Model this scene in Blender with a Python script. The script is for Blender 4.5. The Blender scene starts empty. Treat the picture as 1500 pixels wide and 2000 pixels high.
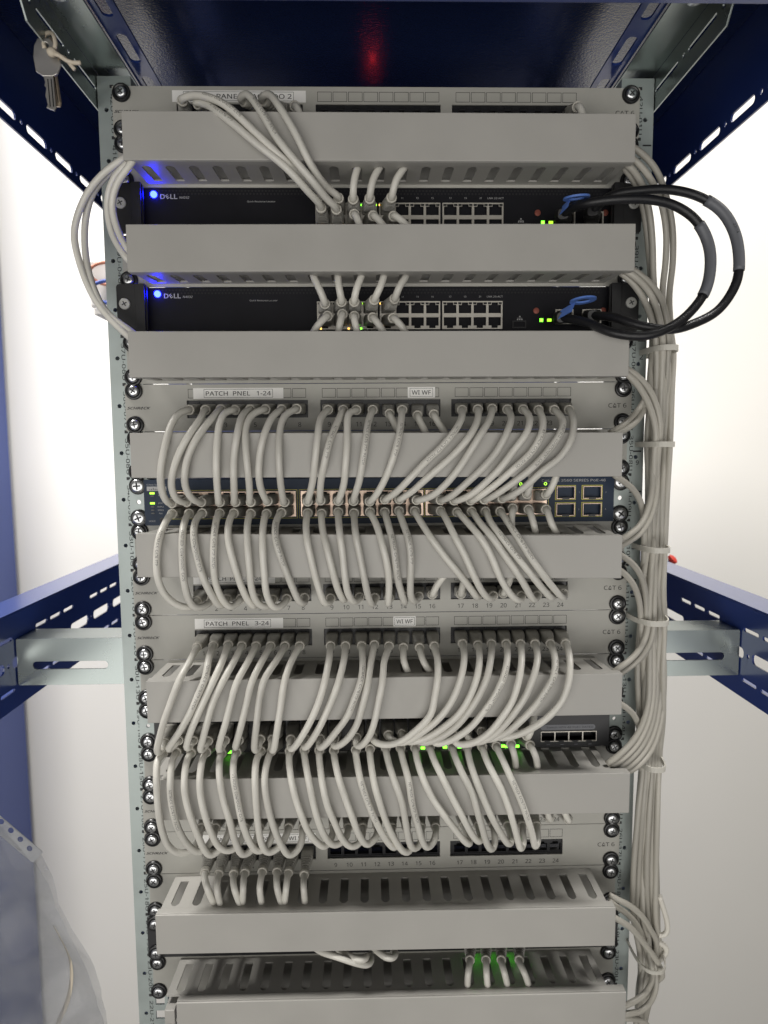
import bpy, bmesh, math, random
from mathutils import Vector, Matrix
from mathutils.geometry import delaunay_2d_cdt
random.seed(11)
S = 0.001                      # everything below is written in millimetres
SC = bpy.context.scene
COL = SC.collection

# ------------------------------------------------------------------ camera
cam = bpy.data.cameras.new('camera')
cam.sensor_fit = 'VERTICAL'
cam.sensor_height = 36.0
cam.lens = 1299.6 / 2000 * 36
cam.clip_start = 0.01
cam.clip_end = 50
cam.dof.use_dof = True
cam.dof.focus_distance = 0.60
cam.dof.aperture_fstop = 7.0
camo = bpy.data.objects.new('camera', cam)
COL.objects.link(camo)
cr, cu, cf = ((0.99973743, -0.02179595, -0.00707187), (0.00909539, 0.0941858, 0.99551309), (0.02103208, 0.99531602, -0.09435931))
camo.matrix_world = Matrix(((cr[0], cu[0], -cf[0], -10.944 * S), (cr[1], cu[1], -cf[1], -642.454 * S), (cr[2], cu[2], -cf[2], -329.037 * S), (0, 0, 0, 1)))
SC.camera = camo

# ------------------------------------------------------------------ light
w = bpy.data.worlds.new('World')
SC.world = w
w.use_nodes = True
bg = w.node_tree.nodes['Background']
bg.inputs[0].default_value = (1.0, 0.97, 0.92, 1)
bg.inputs[1].default_value = 0.07

def area(name, loc, target, sx, sy, watt, col=(1, 0.975, 0.935), spread=180):
    l = bpy.data.lights.new(name, 'AREA')
    l.shape = 'RECTANGLE'
    l.size, l.size_y = sx * S, sy * S
    l.energy = watt
    l.color = col
    l.spread = math.radians(spread)
    o = bpy.data.objects.new(name, l)
    COL.objects.link(o)
    o.location = Vector(loc) * S
    o.rotation_euler = (Vector(target) - Vector(loc)).to_track_quat('-Z', 'Y').to_euler()
    return o

area('wall_fill_behind_rack', (30, 780, -20), (30, 1000, -600), 700, 160, 8)  # added hidden light that brightens the wall around the rack
area('ceiling_lamp_left', (-1010, -220, 1500), (-300, 0, -500), 320, 900, 82)
area('ceiling_lamp_right', (1050, -220, 1500), (300, 0, -500), 320, 900, 50)
area('front_fill', (-350, -2300, -1000), (0, 0, -480), 3800, 1700, 50)  # added soft fill for the front faces and duct undersides

SC.view_settings.view_transform = 'Standard'
SC.view_settings.look = 'None'
SC.view_settings.gamma = 1
SC.view_settings.exposure = 0
SC.cycles.use_denoising = True
SC.cycles.max_bounces = 8

# ------------------------------------------------------------------ materials
def mat(name, col, rough=0.5, metal=0.0, var=0.0, vscale=60.0, bump=0.0, bscale=400.0, emit=0.0, ecol=None, coat=0.0, rvar=0.0, stretch=None, spec=0.5, trans=0.0):
    m = bpy.data.materials.new(name)
    m.use_nodes = True
    nt = m.node_tree
    b = nt.nodes['Principled BSDF']
    b.inputs['Base Color'].default_value = (*col, 1)
    b.inputs['Roughness'].default_value = rough
    b.inputs['Metallic'].default_value = metal
    b.inputs['Specular IOR Level'].default_value = spec
    b.inputs['Coat Weight'].default_value = coat
    b.inputs['Coat Roughness'].default_value = 0.12
    tc = nt.nodes.new('ShaderNodeTexCoord')
    src = tc.outputs['Object']
    if stretch:
        mp = nt.nodes.new('ShaderNodeMapping')
        mp.inputs['Scale'].default_value = stretch
        nt.links.new(src, mp.inputs['Vector'])
        src = mp.outputs['Vector']
    if var or rvar:
        n = nt.nodes.new('ShaderNodeTexNoise')
        n.inputs['Scale'].default_value = vscale
        n.inputs['Detail'].default_value = 6
        nt.links.new(src, n.inputs['Vector'])
        if var:
            r = nt.nodes.new('ShaderNodeMapRange')
            r.inputs['From Min'].default_value = 0.3
            r.inputs['From Max'].default_value = 0.7
            r.inputs['To Min'].default_value = 1 - var
            r.inputs['To Max'].default_value = 1 + var
            nt.links.new(n.outputs['Fac'], r.inputs['Value'])
            mx = nt.nodes.new('ShaderNodeVectorMath')
            mx.operation = 'SCALE'
            mx.inputs[0].default_value = col
            nt.links.new(r.outputs['Result'], mx.inputs['Scale'])
            nt.links.new(mx.outputs['Vector'], b.inputs['Base Color'])
        if rvar:
            r = nt.nodes.new('ShaderNodeMapRange')
            r.inputs['From Min'].default_value = 0.3
            r.inputs['From Max'].default_value = 0.7
            r.inputs['To Min'].default_value = max(0.02, rough - rvar)
            r.inputs['To Max'].default_value = min(1, rough + rvar)
            nt.links.new(n.outputs['Fac'], r.inputs['Value'])
            nt.links.new(r.outputs['Result'], b.inputs['Roughness'])
    if bump:
        n = nt.nodes.new('ShaderNodeTexNoise')
        n.inputs['Scale'].default_value = bscale
        n.inputs['Detail'].default_value = 3
        nt.links.new(src, n.inputs['Vector'])
        bp = nt.nodes.new('ShaderNodeBump')
        bp.inputs['Strength'].default_value = bump
        bp.inputs['Distance'].default_value = 0.0006
        nt.links.new(n.outputs['Fac'], bp.inputs['Height'])
        nt.links.new(bp.outputs['Normal'], b.inputs['Normal'])
    if emit:
        b.inputs['Emission Color'].default_value = (*(ecol or col), 1)
        b.inputs['Emission Strength'].default_value = emit
    return m

M = {}
M['wall'] = mat('wall_paint', (0.80, 0.78, 0.735), 0.8, var=0.015, vscale=3, bump=0.2, bscale=200)
M['duct'] = mat('duct_plastic', (0.405, 0.393, 0.365), 0.46, var=0.04, vscale=16, bump=0.12, bscale=900, rvar=0.12)
M['panel'] = mat('panel_paint', (0.40, 0.392, 0.355), 0.45, var=0.03, vscale=60, bump=0.15, bscale=1500, rvar=0.05)
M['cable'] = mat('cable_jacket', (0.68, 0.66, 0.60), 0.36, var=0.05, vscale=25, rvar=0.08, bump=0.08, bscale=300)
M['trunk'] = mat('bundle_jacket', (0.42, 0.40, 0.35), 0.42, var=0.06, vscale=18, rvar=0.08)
M['pale'] = mat('pale_jacket', (0.72, 0.69, 0.62), 0.4)
M['boot'] = mat('plug_boot', (0.31, 0.30, 0.27), 0.45, var=0.06, vscale=80)
M['ring'] = mat('plug_collar', (0.52, 0.50, 0.445), 0.45, var=0.04, vscale=80)
M['zinc'] = mat('zinc_plate', (0.30, 0.335, 0.325), 0.28, metal=0.92, var=0.05, vscale=14, rvar=0.05, bump=0.02, bscale=120)
M['zincrail'] = mat('zinc_rail', (0.40, 0.445, 0.43), 0.5, metal=0.6, var=0.09, vscale=30, rvar=0.08, bump=0.05, bscale=120)
M['navy'] = mat('navy_enamel', (0.020, 0.046, 0.215), 0.34, var=0.05, vscale=20, bump=0.10, bscale=900, coat=0.6)
M['roof'] = mat('roof_enamel', (0.016, 0.028, 0.092), 0.14, bump=0.40, bscale=420, coat=0.3)
M['bluefar'] = mat('blue_cabinet_paint', (0.052, 0.078, 0.235), 0.5, var=0.04, vscale=4)
M['black'] = mat('black_plastic', (0.012, 0.012, 0.013), 0.45, var=0.1, vscale=80)
M['hole'] = mat('dark_inside', (0.006, 0.006, 0.007), 0.7)
M['jack'] = mat('jack_plastic', (0.014, 0.014, 0.016), 0.35)
M['steelblack'] = mat('black_faceplate', (0.008, 0.008, 0.011), 0.5, var=0.1, vscale=50, bump=0.1, bscale=1500, spec=0.18)
M['teal'] = mat('blue_grey_faceplate', (0.012, 0.026, 0.055), 0.45, var=0.05, vscale=50, spec=0.3)
M['charcoal'] = mat('charcoal_faceplate', (0.020, 0.020, 0.022), 0.45, var=0.08, vscale=50)
M['copper'] = mat('jack_shield', (0.78, 0.60, 0.48), 0.34, metal=0.75, var=0.06, vscale=80)
M['shield'] = mat('tin_shield', (0.60, 0.57, 0.51), 0.36, metal=0.6, var=0.05, vscale=80)
M['yellow'] = mat('yellow_outline', (0.50, 0.46, 0.09), 0.5)
M['steel'] = mat('screw_steel', (0.62, 0.63, 0.64), 0.28, metal=0.95, var=0.1, vscale=300)
M['screwwhite'] = mat('pale_screw', (0.55, 0.55, 0.52), 0.4, metal=0.3)
M['washer'] = mat('cup_washer', (0.010, 0.010, 0.011), 0.32)
M['ink'] = mat('black_print', (0.02, 0.02, 0.022), 0.6)
M['greyink'] = mat('grey_print', (0.03, 0.03, 0.03), 0.6)
M['jacketink'] = mat('jacket_print', (0.12, 0.115, 0.105), 0.5)
M['whiteink'] = mat('pale_print', (0.42, 0.42, 0.42), 0.6)
M['sticker'] = mat('label_paper', (0.84, 0.83, 0.80), 0.45, var=0.02, vscale=90)
M['tie'] = mat('nylon_tie', (0.58, 0.56, 0.50), 0.4)
M['dac'] = mat('black_twinax', (0.011, 0.011, 0.013), 0.38, bump=0.35, bscale=1500)
M['greysleeve'] = mat('grey_sleeve', (0.13, 0.135, 0.15), 0.45)
M['tab'] = mat('blue_pull_tab', (0.10, 0.20, 0.56), 0.4)
M['keymetal'] = mat('key_brass_nickel', (0.50, 0.41, 0.30), 0.36, metal=0.75, rvar=0.1, vscale=200)
M['keydark'] = mat('key_nickel', (0.40, 0.385, 0.36), 0.36, metal=0.75, rvar=0.08, vscale=200)
M['string'] = mat('twisted_tie', (0.60, 0.53, 0.42), 0.6)
M['red'] = mat('red_plastic', (0.70, 0.06, 0.04), 0.4)
M['orange'] = mat('orange_lead', (0.62, 0.24, 0.15), 0.5)
M['bluelead'] = mat('blue_lead', (0.05, 0.10, 0.42), 0.5)
M['whitebox'] = mat('white_housing', (0.66, 0.64, 0.62), 0.5)
M['redscrew'] = mat('reddish_screw', (0.30, 0.085, 0.06), 0.45, metal=0.3)
M['led_blue'] = mat('blue_led', (0.1, 0.2, 1), 0.3, emit=120, ecol=(0.003, 0.0055, 1.0))
M['led_green'] = mat('green_led', (0.2, 1, 0.1), 0.3, emit=4.5, ecol=(0.16, 1.0, 0.03))
M['led_glow'] = mat('bright_green_led', (0.2, 1, 0.1), 0.3, emit=9.0, ecol=(0.10, 1.0, 0.02))
M['led_lime'] = mat('lime_led', (0.5, 1, 0.1), 0.3, emit=1.6, ecol=(0.42, 0.95, 0.03))
M['led_amber'] = mat('amber_led', (1, 0.6, 0.1), 0.3, emit=2.5, ecol=(1.0, 0.55, 0.12))
M['led_off'] = mat('led_off', (0.05, 0.05, 0.05), 0.3)
M['led_red'] = mat('red_pilot_lamp', (1, 0.05, 0.04), 0.3, emit=13, ecol=(1.0, 0.03, 0.03))
def tint(m, k):
    nt = m.node_tree
    b = nt.nodes['Principled BSDF']
    l = b.inputs['Base Color'].links[0]
    oi = nt.nodes.new('ShaderNodeObjectInfo')
    mr = nt.nodes.new('ShaderNodeMapRange')
    mr.inputs['To Min'].default_value = 1 - k
    mr.inputs['To Max'].default_value = 1 + k * .6
    sc_ = nt.nodes.new('ShaderNodeVectorMath')
    sc_.operation = 'SCALE'
    nt.links.new(oi.outputs['Random'], mr.inputs['Value'])
    nt.links.new(l.from_socket, sc_.inputs[0])
    nt.links.new(mr.outputs['Result'], sc_.inputs['Scale'])
    nt.links.new(sc_.outputs['Vector'], b.inputs['Base Color'])
for n_ in ('cable', 'trunk', 'boot', 'ring'):
    tint(M[n_], 0.13)
# clear, slightly milky plastic of the sleeve
def plastic(name, milk, rough):
    m = bpy.data.materials.new(name)
    m.use_nodes = True
    nt = m.node_tree
    nt.nodes.clear()
    out = nt.nodes.new('ShaderNodeOutputMaterial')
    tr = nt.nodes.new('ShaderNodeBsdfTransparent')
    tr.inputs[0].default_value = (0.88, 0.885, 0.89, 1)
    gl = nt.nodes.new('ShaderNodeBsdfGlossy')
    gl.inputs['Roughness'].default_value = rough
    df = nt.nodes.new('ShaderNodeBsdfDiffuse')
    df.inputs[0].default_value = (0.62, 0.63, 0.64, 1)
    tl = nt.nodes.new('ShaderNodeBsdfTranslucent')
    tl.inputs[0].default_value = (0.62, 0.63, 0.64, 1)
    a = nt.nodes.new('ShaderNodeMixShader')
    a.inputs[0].default_value = 0.5
    nt.links.new(df.outputs[0], a.inputs[1])
    nt.links.new(tl.outputs[0], a.inputs[2])
    no = nt.nodes.new('ShaderNodeTexNoise')
    no.inputs['Scale'].default_value = 22
    no.inputs['Detail'].default_value = 5
    tc = nt.nodes.new('ShaderNodeTexCoord')
    nt.links.new(tc.outputs['Object'], no.inputs['Vector'])
    mr = nt.nodes.new('ShaderNodeMapRange')
    mr.inputs['From Min'].default_value = 0.35
    mr.inputs['From Max'].default_value = 0.7
    mr.inputs['To Min'].default_value = milk * 0.6
    mr.inputs['To Max'].default_value = milk * 1.4
    nt.links.new(no.outputs['Fac'], mr.inputs['Value'])
    b = nt.nodes.new('ShaderNodeMixShader')
    nt.links.new(mr.outputs['Result'], b.inputs[0])
    nt.links.new(tr.outputs[0], b.inputs[1])
    nt.links.new(a.outputs[0], b.inputs[2])
    fr = nt.nodes.new('ShaderNodeFresnel')
    fr.inputs[0].default_value = 1.24
    c = nt.nodes.new('ShaderNodeMixShader')
    nt.links.new(fr.outputs[0], c.inputs[0])
    nt.links.new(b.outputs[0], c.inputs[1])
    nt.links.new(gl.outputs[0], c.inputs[2])
    nt.links.new(c.outputs[0], out.inputs[0])
    return m
M['clear'] = plastic('clear_plastic', 0.25, 0.12)
M['milky'] = plastic('milky_plastic', 0.75, 0.3)

# ------------------------------------------------------------------ geometry helpers
class G:
    """Collects faces in millimetres and links them as one mesh object."""
    def __init__(s):
        s.v, s.f = [], []
    def add(s, v, f):
        o = len(s.v)
        s.v += [tuple(q) for q in v]
        s.f += [tuple(i + o for i in q) for q in f]
        return s
    def box(s, x0, x1, y0, y1, z0, z1, shear=None):
        v = [(x, y, z) for x in (x0, x1) for y in (y0, y1) for z in (z0, z1)]
        if shear:
            v = [(x, y, z + shear(x)) for x, y, z in v]
        return s.add(v, [(0, 1, 3, 2), (4, 6, 7, 5), (0, 4, 5, 1), (2, 3, 7, 6), (0, 2, 6, 4), (1, 5, 7, 3)])
    def cyl(s, c, axis, r0, r1, h, n=20, cap=True):
        a = Vector(axis).normalized()
        t = a.orthogonal().normalized()
        b = a.cross(t)
        c = Vector(c)
        v = []
        for k, r in ((0, r0), (1, r1)):
            for i in range(n):
                g = 2 * math.pi * i / n
                v.append(c + a * h * k + (t * math.cos(g) + b * math.sin(g)) * r)
        f = [(i, (i + 1) % n, n + (i + 1) % n, n + i) for i in range(n)]
        if cap:
            f += [tuple(range(n))[::-1], tuple(range(n, 2 * n))]
        return s.add(v, f)
    def lathe(s, c, axis, prof, n=24):
        a = Vector(axis).normalized()
        t = a.orthogonal().normalized()
        b = a.cross(t)
        c = Vector(c)
        v, f = [], []
        for h, r in prof:
            for i in range(n):
                g = 2 * math.pi * i / n
                v.append(c + a * h + (t * math.cos(g) + b * math.sin(g)) * r)
        for k in range(len(prof) - 1):
            for i in range(n):
                j = (i + 1) % n
                f.append((k * n + i, k * n + j, k * n + n + j, k * n + n + i))
        f.append(tuple(range(n))[::-1])
        f.append(tuple(range((len(prof) - 1) * n, len(prof) * n)))
        return s.add(v, f)
    def tube(s, pts, r, n=10, closed=False, flat=None):
        fr = frames(pts, closed)
        v, f = [], []
        m = len(pts)
        for (p, t, a, b) in fr:
            for i in range(n):
                g = 2 * math.pi * i / n
                v.append(p + a * math.cos(g) * r + b * math.sin(g) * (r if flat is None else flat))
        for k in range(m if closed else m - 1):
            k2 = (k + 1) % m
            for i in range(n):
                j = (i + 1) % n
                f.append((k * n + i, k * n + j, k2 * n + j, k2 * n + i))
        if not closed:
            f.append(tuple(range(n))[::-1])
            f.append(tuple(range((m - 1) * n, m * n)))
        return s.add(v, f)
    def mesh(s, smooth=False, origin=(0, 0, 0), name='mesh'):
        me = bpy.data.meshes.new(name)
        o = Vector(origin)
        me.from_pydata([(Vector(q) - o) * S for q in s.v], [], s.f)
        bm = bmesh.new()
        bm.from_mesh(me)
        bmesh.ops.recalc_face_normals(bm, faces=bm.faces)
        bm.to_mesh(me)
        bm.free()
        if smooth:
            for p in me.polygons:
                p.use_smooth = True
        return me
    def build(s, name, m, parent=None, smooth=False, bevel=0, org=None):
        o = org if org is not None else (ORG.get(parent.name, (0, 0, 0)) if parent else (0, 0, 0))
        me = s.mesh(smooth, o, name)
        me.materials.append(M[m])
        ob = bpy.data.objects.new(name, me)
        COL.objects.link(ob)
        if parent:
            ob.parent = parent
        else:
            ob.location = Vector(o) * S
        ORG[ob.name] = o
        if smooth == 'auto':
            md = ob.modifiers.new('edges', 'EDGE_SPLIT')
            md.split_angle = math.radians(35)
        if bevel:
            md = ob.modifiers.new('bevel', 'BEVEL')
            md.width = bevel * S
            md.segments = 2
            md.limit_method = 'ANGLE'
            md.angle_limit = math.radians(40)
        return ob
ORG = {}

def frames(pts, closed=False):
    pts = [Vector(p) for p in pts]
    m = len(pts)
    T = []
    for i in range(m):
        a = pts[(i - 1) % m] if (closed or i > 0) else pts[0]
        b = pts[(i + 1) % m] if (closed or i < m - 1) else pts[-1]
        T.append((b - a).normalized())
    n = T[0].orthogonal().normalized()
    out = []
    for i in range(m):
        n = (n - T[i] * n.dot(T[i])).normalized()
        out.append((pts[i], T[i], n, T[i].cross(n)))
    return out

def spline(P, step=3.0):
    """Centripetal Catmull-Rom through P, sampled about every step mm."""
    P = [Vector(p) for p in P]
    Q = [P[0] * 2 - P[1]] + P + [P[-1] * 2 - P[-2]]
    out = []
    for i in range(1, len(Q) - 2):
        p0, p1, p2, p3 = Q[i - 1:i + 3]
        t0 = 0
        t1 = t0 + max(1e-3, (p1 - p0).length) ** 0.5
        t2 = t1 + max(1e-3, (p2 - p1).length) ** 0.5
        t3 = t2 + max(1e-3, (p3 - p2).length) ** 0.5
        n = max(2, int((p2 - p1).length / step))
        for k in range(n):
            t = t1 + (t2 - t1) * k / n
            A1 = p0 * ((t1 - t) / (t1 - t0)) + p1 * ((t - t0) / (t1 - t0))
            A2 = p1 * ((t2 - t) / (t2 - t1)) + p2 * ((t - t1) / (t2 - t1))
            A3 = p2 * ((t3 - t) / (t3 - t2)) + p3 * ((t - t2) / (t3 - t2))
            B1 = A1 * ((t2 - t) / (t2 - t0)) + A2 * ((t - t0) / (t2 - t0))
            B2 = A2 * ((t3 - t) / (t3 - t1)) + A3 * ((t - t1) / (t3 - t1))
            out.append(B1 * ((t2 - t) / (t2 - t1)) + B2 * ((t - t1) / (t2 - t1)))
    out.append(P[-1])
    for _ in range(3):
        out = [out[0]] + [(out[i - 1] + out[i] * 2 + out[i + 1]) / 4 for i in range(1, len(out) - 1)] + [out[-1]]
    return out

def rr(a0, a1, b0, b1, r=0.0, n=4):
    """Rounded rectangle outline."""
    if r <= 0:
        return [(a0, b0), (a1, b0), (a1, b1), (a0, b1)]
    r = min(r, (a1 - a0) / 2 - 1e-3, (b1 - b0) / 2 - 1e-3)
    P = []
    for cx, cy, g in ((a1 - r, b0 + r, -90), (a1 - r, b1 - r, 0), (a0 + r, b1 - r, 90), (a0 + r, b0 + r, 180)):
        for k in range(n + 1):
            h = math.radians(g + 90 * k / n)
            P.append((cx + r * math.cos(h), cy + r * math.sin(h)))
    return P

def plate(g, loops, t, f):
    """Flat plate from an outline and its holes, thickness t, mapped by f(a, b, c) with c in 0..t."""
    P, E = [], []
    for L in loops:
        o = len(P)
        n = len(L)
        P += [Vector(q) for q in L]
        E += [(o + k, o + (k + 1) % n) for k in range(n)]
    vs, es, ft, _, _, _ = delaunay_2d_cdt(P, E, [], 0, 1e-5)
    seg = [(P[a], P[b]) for a, b in E]
    fs = []
    for q in ft:
        cx = sum(vs[k].x for k in q) / len(q)
        cy = sum(vs[k].y for k in q) / len(q)
        odd = 0
        for a, b in seg:
            if (a.y > cy) != (b.y > cy) and cx < (b.x - a.x) * (cy - a.y) / (b.y - a.y) + a.x:
                odd ^= 1
        if odd:
            fs.append(q)
    n = len(vs)
    v = [f(q.x, q.y, 0) for q in vs] + [f(q.x, q.y, t) for q in vs]
    F = [tuple(q) for q in fs] + [tuple(k + n for k in reversed(q)) for q in fs]
    cnt = {}
    for q in fs:
        for k in range(len(q)):
            a, b = q[k], q[(k + 1) % len(q)]
            cnt[(a, b)] = 1
    for a, b in cnt:
        if (b, a) not in cnt:
            F.append((b, a, a + n, b + n))
    return g.add(v, F)

try:                           # Blender's own interface typeface; the built-in one if it is not there
    FONT = bpy.data.fonts.load(bpy.utils.system_resource('DATAFILES', path='fonts') + '/NotoSansHebrew-Regular.woff2')
except Exception:
    FONT = None

def text_geo(s, size, bold=0.0, shear=0.0, wide=1.0, spacing=1.0):
    cu_ = bpy.data.curves.new('tmp', 'FONT')
    cu_.body = s
    cu_.size = size
    if FONT:
        cu_.font = FONT
    cu_.offset = bold
    cu_.shear = shear
    cu_.space_character = spacing
    cu_.resolution_u = 3
    cu_.align_x = 'CENTER'
    cu_.align_y = 'CENTER'
    ob = bpy.data.objects.new('tmp', cu_)
    me = bpy.data.meshes.new_from_object(ob)
    v = [(q.co.x * wide, q.co.y) for q in me.vertices]
    f = [tuple(p.vertices) for p in me.polygons]
    bpy.data.objects.remove(ob)
    bpy.data.curves.remove(cu_)
    bpy.data.meshes.remove(me)
    return v, f

def text(g, s, x, y, z, h, wide=1.0, bold=0.0, shear=0.0, rot=0, spacing=1.0, fit=None):
    """Lettering in the x-z plane facing the camera; h is the cap height, fit the total width."""
    v, f = text_geo(s, h / 0.70, bold, shear, wide, spacing)
    if not v:
        return g
    x0, x1 = min(a for a, b in v), max(a for a, b in v)
    y0, y1 = min(b for a, b in v), max(b for a, b in v)
    k = fit / (x1 - x0) if fit else 1
    cx, cy = (x0 + x1) / 2, (y0 + y1) / 2
    c, sn = math.cos(math.radians(rot)), math.sin(math.radians(rot))
    out = []
    for a, b in v:
        a, b = (a - cx) * k, b - cy
        out.append((x + a * c - b * sn, y, z + a * sn + b * c))
    return g.add(out, f)

def frame(g, x0, x1, y, z0, z1, t=0.35):
    """A printed rectangle outline, a hair proud of the surface."""
    return plate(g, [rr(x0, x1, z0, z1), rr(x0 + t, x1 - t, z0 + t, z1 - t)], 0.06, lambda a, b, c: (a, y - c, b))

def thing(name, label, cat, loc=(0, 0, 0), group=None):
    o = bpy.data.objects.new(name, None)
    o.empty_display_size = 0.02
    COL.objects.link(o)
    o.location = Vector(loc) * S
    ORG[o.name] = tuple(loc)
    return tag(o, label, cat, group)

def tag(o, label, cat, group=None):
    o['label'] = label
    o['category'] = cat
    if group:
        o['group'] = group
    return o

U = 44.45
def zt(r):
    return -(r - 1) * U

# ------------------------------------------------------------------ the setting
g = G().box(-4200, 4200, 1100, 1180, -2600, 1900)
o = g.build('wall', 'wall')
o['kind'] = 'structure'

# ------------------------------------------------------------------ the rack cabinet
rack = thing('rack_cabinet', 'open navy blue rack cabinet with zinc mounting rails holding all the equipment', 'rack cabinet', (0, 0, -1900))
XB = 362
def xplate(g, x, t, loops):           # plate standing in the y-z plane
    return plate(g, loops, t, lambda a, b, c: (x + c, a, b))
for sgn in (-1, 1):
    # upper side beam: web with a row of long slots and round holes near its lower edge, inner and outer flange
    holes = []
    y = -105
    while y < 640:
        holes.append(rr(y, y + 43, 0.0, 8.5, 4.2))
        holes.append(rr(y + 51, y + 56, 2.2, 7.2, 2.4))
        y += 64
    g = G()
    xplate(g, sgn * XB - (0 if sgn > 0 else 2), 2, [rr(-135, 690, -9, 86)] + holes)
    g.box(sgn * XB + sgn * 2.2, sgn * (XB + 38), -135, 690, 83, 85)
    g.build('side_beam', 'navy', rack)
    # middle side beam: C profile with three slot rows
    holes = []
    for y in [-28 + 0 * k for k in range(0)]:
        pass
    for base in range(-92, 660, 136):
        for k in range(3):
            y = base + 4 + k * 32
            holes.append(rr(y, y + 25.5, -513, -509.2, 1.8))
            holes.append(rr(y, y + 25.5, -564, -560.5, 1.7))
    y = -255
    for y in range(-192, 660, 64):
        holes.append(rr(y, y + 49, -541.5, -531, 4.5))
        holes.append(rr(y + 54, y + 58.5, -538.5, -534, 2.2))
    g = G()
    xplate(g, sgn * XB - (0 if sgn > 0 else 2), 2, [rr(-260, 690, -581, -488)] + holes)
    g.box(sgn * (XB - 0), sgn * (XB + 36), -260, 690, -487.8, -485.8)
    g.box(sgn * (XB + 2.2), sgn * (XB + 36), -260, 690, -581, -579)
    g.build('side_beam', 'navy', rack, bevel=0.8)
    # slotted navy strip below the roof
    holes = []
    y = -112
    while y < 620:
        holes.append(rr(sgn * 216 - 4.5, sgn * 216 + 4.5, y, y + 42, 4.3))
        y += 64
    g = G()
    plate(g, [rr(sgn * 216 - 10, sgn * 216 + 10, -134, 690)] + holes, 2, lambda a, b, c: (a, b, 17 + c))
    g.build('slotted_strip', 'navy', rack)
    # zinc depth strut: vertical web with slots, and the shelf folded inwards
    out = [(-134, 13), (-134, -6), (-124, -19), (395, -19), (395, 13)]
    holes = []
    for y in (-116, -52, 12, 76, 140, 204, 268, 332):
        holes.append(rr(y + 6, y + 52, -4.6, -0.8, 1.8))
        holes.append(rr(y - 6.5, y - 2, -4.8, -0.4, 2.0))
    g = G()
    xplate(g, sgn * 257 - (0 if sgn < 0 else 1.5), 1.5, [out] + holes)
    sl = [rr(min(sgn * 240, sgn * 249), max(sgn * 240, sgn * 249), y, y + 46, 4) for y in (-118, -54, 76, 140, 204)]
    plate(g, [rr(min(sgn * 226, sgn * 255.4), max(sgn * 226, sgn * 255.4), -134, 395)], 1.5, lambda a, b, c: (a, b, 13 + c))
    g.build('depth_strut', 'zinc', rack, bevel=0.3)
    # bolt under the strut
    g = G().lathe((sgn * 240, -108, 12.8), (0, 0, -1), [(0, 9), (1.5, 9), (1.6, 6.5), (5, 6), (6, 4)])
    g.build('bolt', 'steel', rack, smooth='auto')
    # mounting rail
    holes = []
    for r in range(1, 24):
        z = zt(r) - 22.2 + (2 if sgn < 0 else -5.2)
        holes.append([(sgn * 247.3 + 2.0 * math.cos(k * 0.6283), z + 2.0 * math.sin(k * 0.6283)) for k in range(10)])
        for dz in (6.35, 22.2, 38.1):
            holes.append(rr(sgn * 232.5 - 4.7, sgn * 232.5 + 4.7, zt(r) - dz - 4.7, zt(r) - dz + 4.7))
    g = G()
    x0, x1 = sorted((sgn * 254.8, sgn * 224.5))
    plate(g, [rr(x0, x1, -1050, 9)] + holes, 2, lambda a, b, c: (a, 2.0 - c + 0.0, b))
    a0, a1 = sorted((sgn * 254.8, sgn * 252.8))
    g.box(a0, a1, 2.2, 42, -1050, 9)
    a0, a1 = sorted((sgn * 226.5, sgn * 224.5))
    g.box(a0, a1, 2.2, 30, -1050, 9)
    rail = g.build('mounting_rail', 'zincrail', rack)
    g = G()
    for r in range(1, 23):
        if sgn < 0:
            text(g, '%dU-%02dU' % (43 - r, r), -241.6, -0.12, zt(r) - 23.5, 4.2, rot=-90, fit=34, bold=0.03)
        else:
            text(g, '%dU-%02dU' % (43 - r, r), 242.6, -0.12, zt(r) - 23.5, 4.2, rot=-90, fit=34, bold=0.05)
        g.box(sgn * 242 - 1.6, sgn * 242 + 1.6, -0.14, -0.08, zt(r) - 1.4, zt(r) + 1.4)
    g.build('rail_numbers', 'ink', rail)
    if sgn > 0:
        g = G()
        for z0, dx in ((-50, 0), (-228, 1), (-333, -1), (-372, 0), (-476, 1)):
            g.box(245.5 + dx, 253.5 + dx, -0.16, -0.10, z0 - 0.7, z0 + 0.7)
        text(g, '2', 250, -0.14, -243, 6, bold=0.1)
        text(g, '9', 249, -0.14, -344, 5, bold=0.1)
        text(g, '7', 250, -0.14, -461, 5, bold=0.1)
        g.build('pen_marks', 'ink', rail)
    # zinc bracket between rail and middle beam
    g = G()
    x0, x1 = sorted((sgn * 256, sgn * 361))
    s0, s1 = sorted((sgn * 272, sgn * 346))
    plate(g, [rr(x0, x1, -560, -513, 1.5), rr(s0, s1, -544, -536, 3.9)], 2, lambda a, b, c: (a, 6 + c, b))
    g.box(x0, x1, 8.2, 44, -515, -513)
    g.box(x0, x1, 8.2, 44, -560, -558)
    g.build('cross_bracket', 'zinc', rack, bevel=0.9)
# roof, front crossbar and an added unseen back sheet darkening the roof reflection
G().box(-400, 400, -140, 700, 86.3, 89).build('roof_panel', 'roof', rack)
G().box(-400, 400, -158, -138, -13, 86).build('crossbar', 'navy', rack, bevel=1.0)
G().box(-361, 361, 700, 706, -1900, 86).build('rear_blocker', 'navy', rack)
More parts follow.
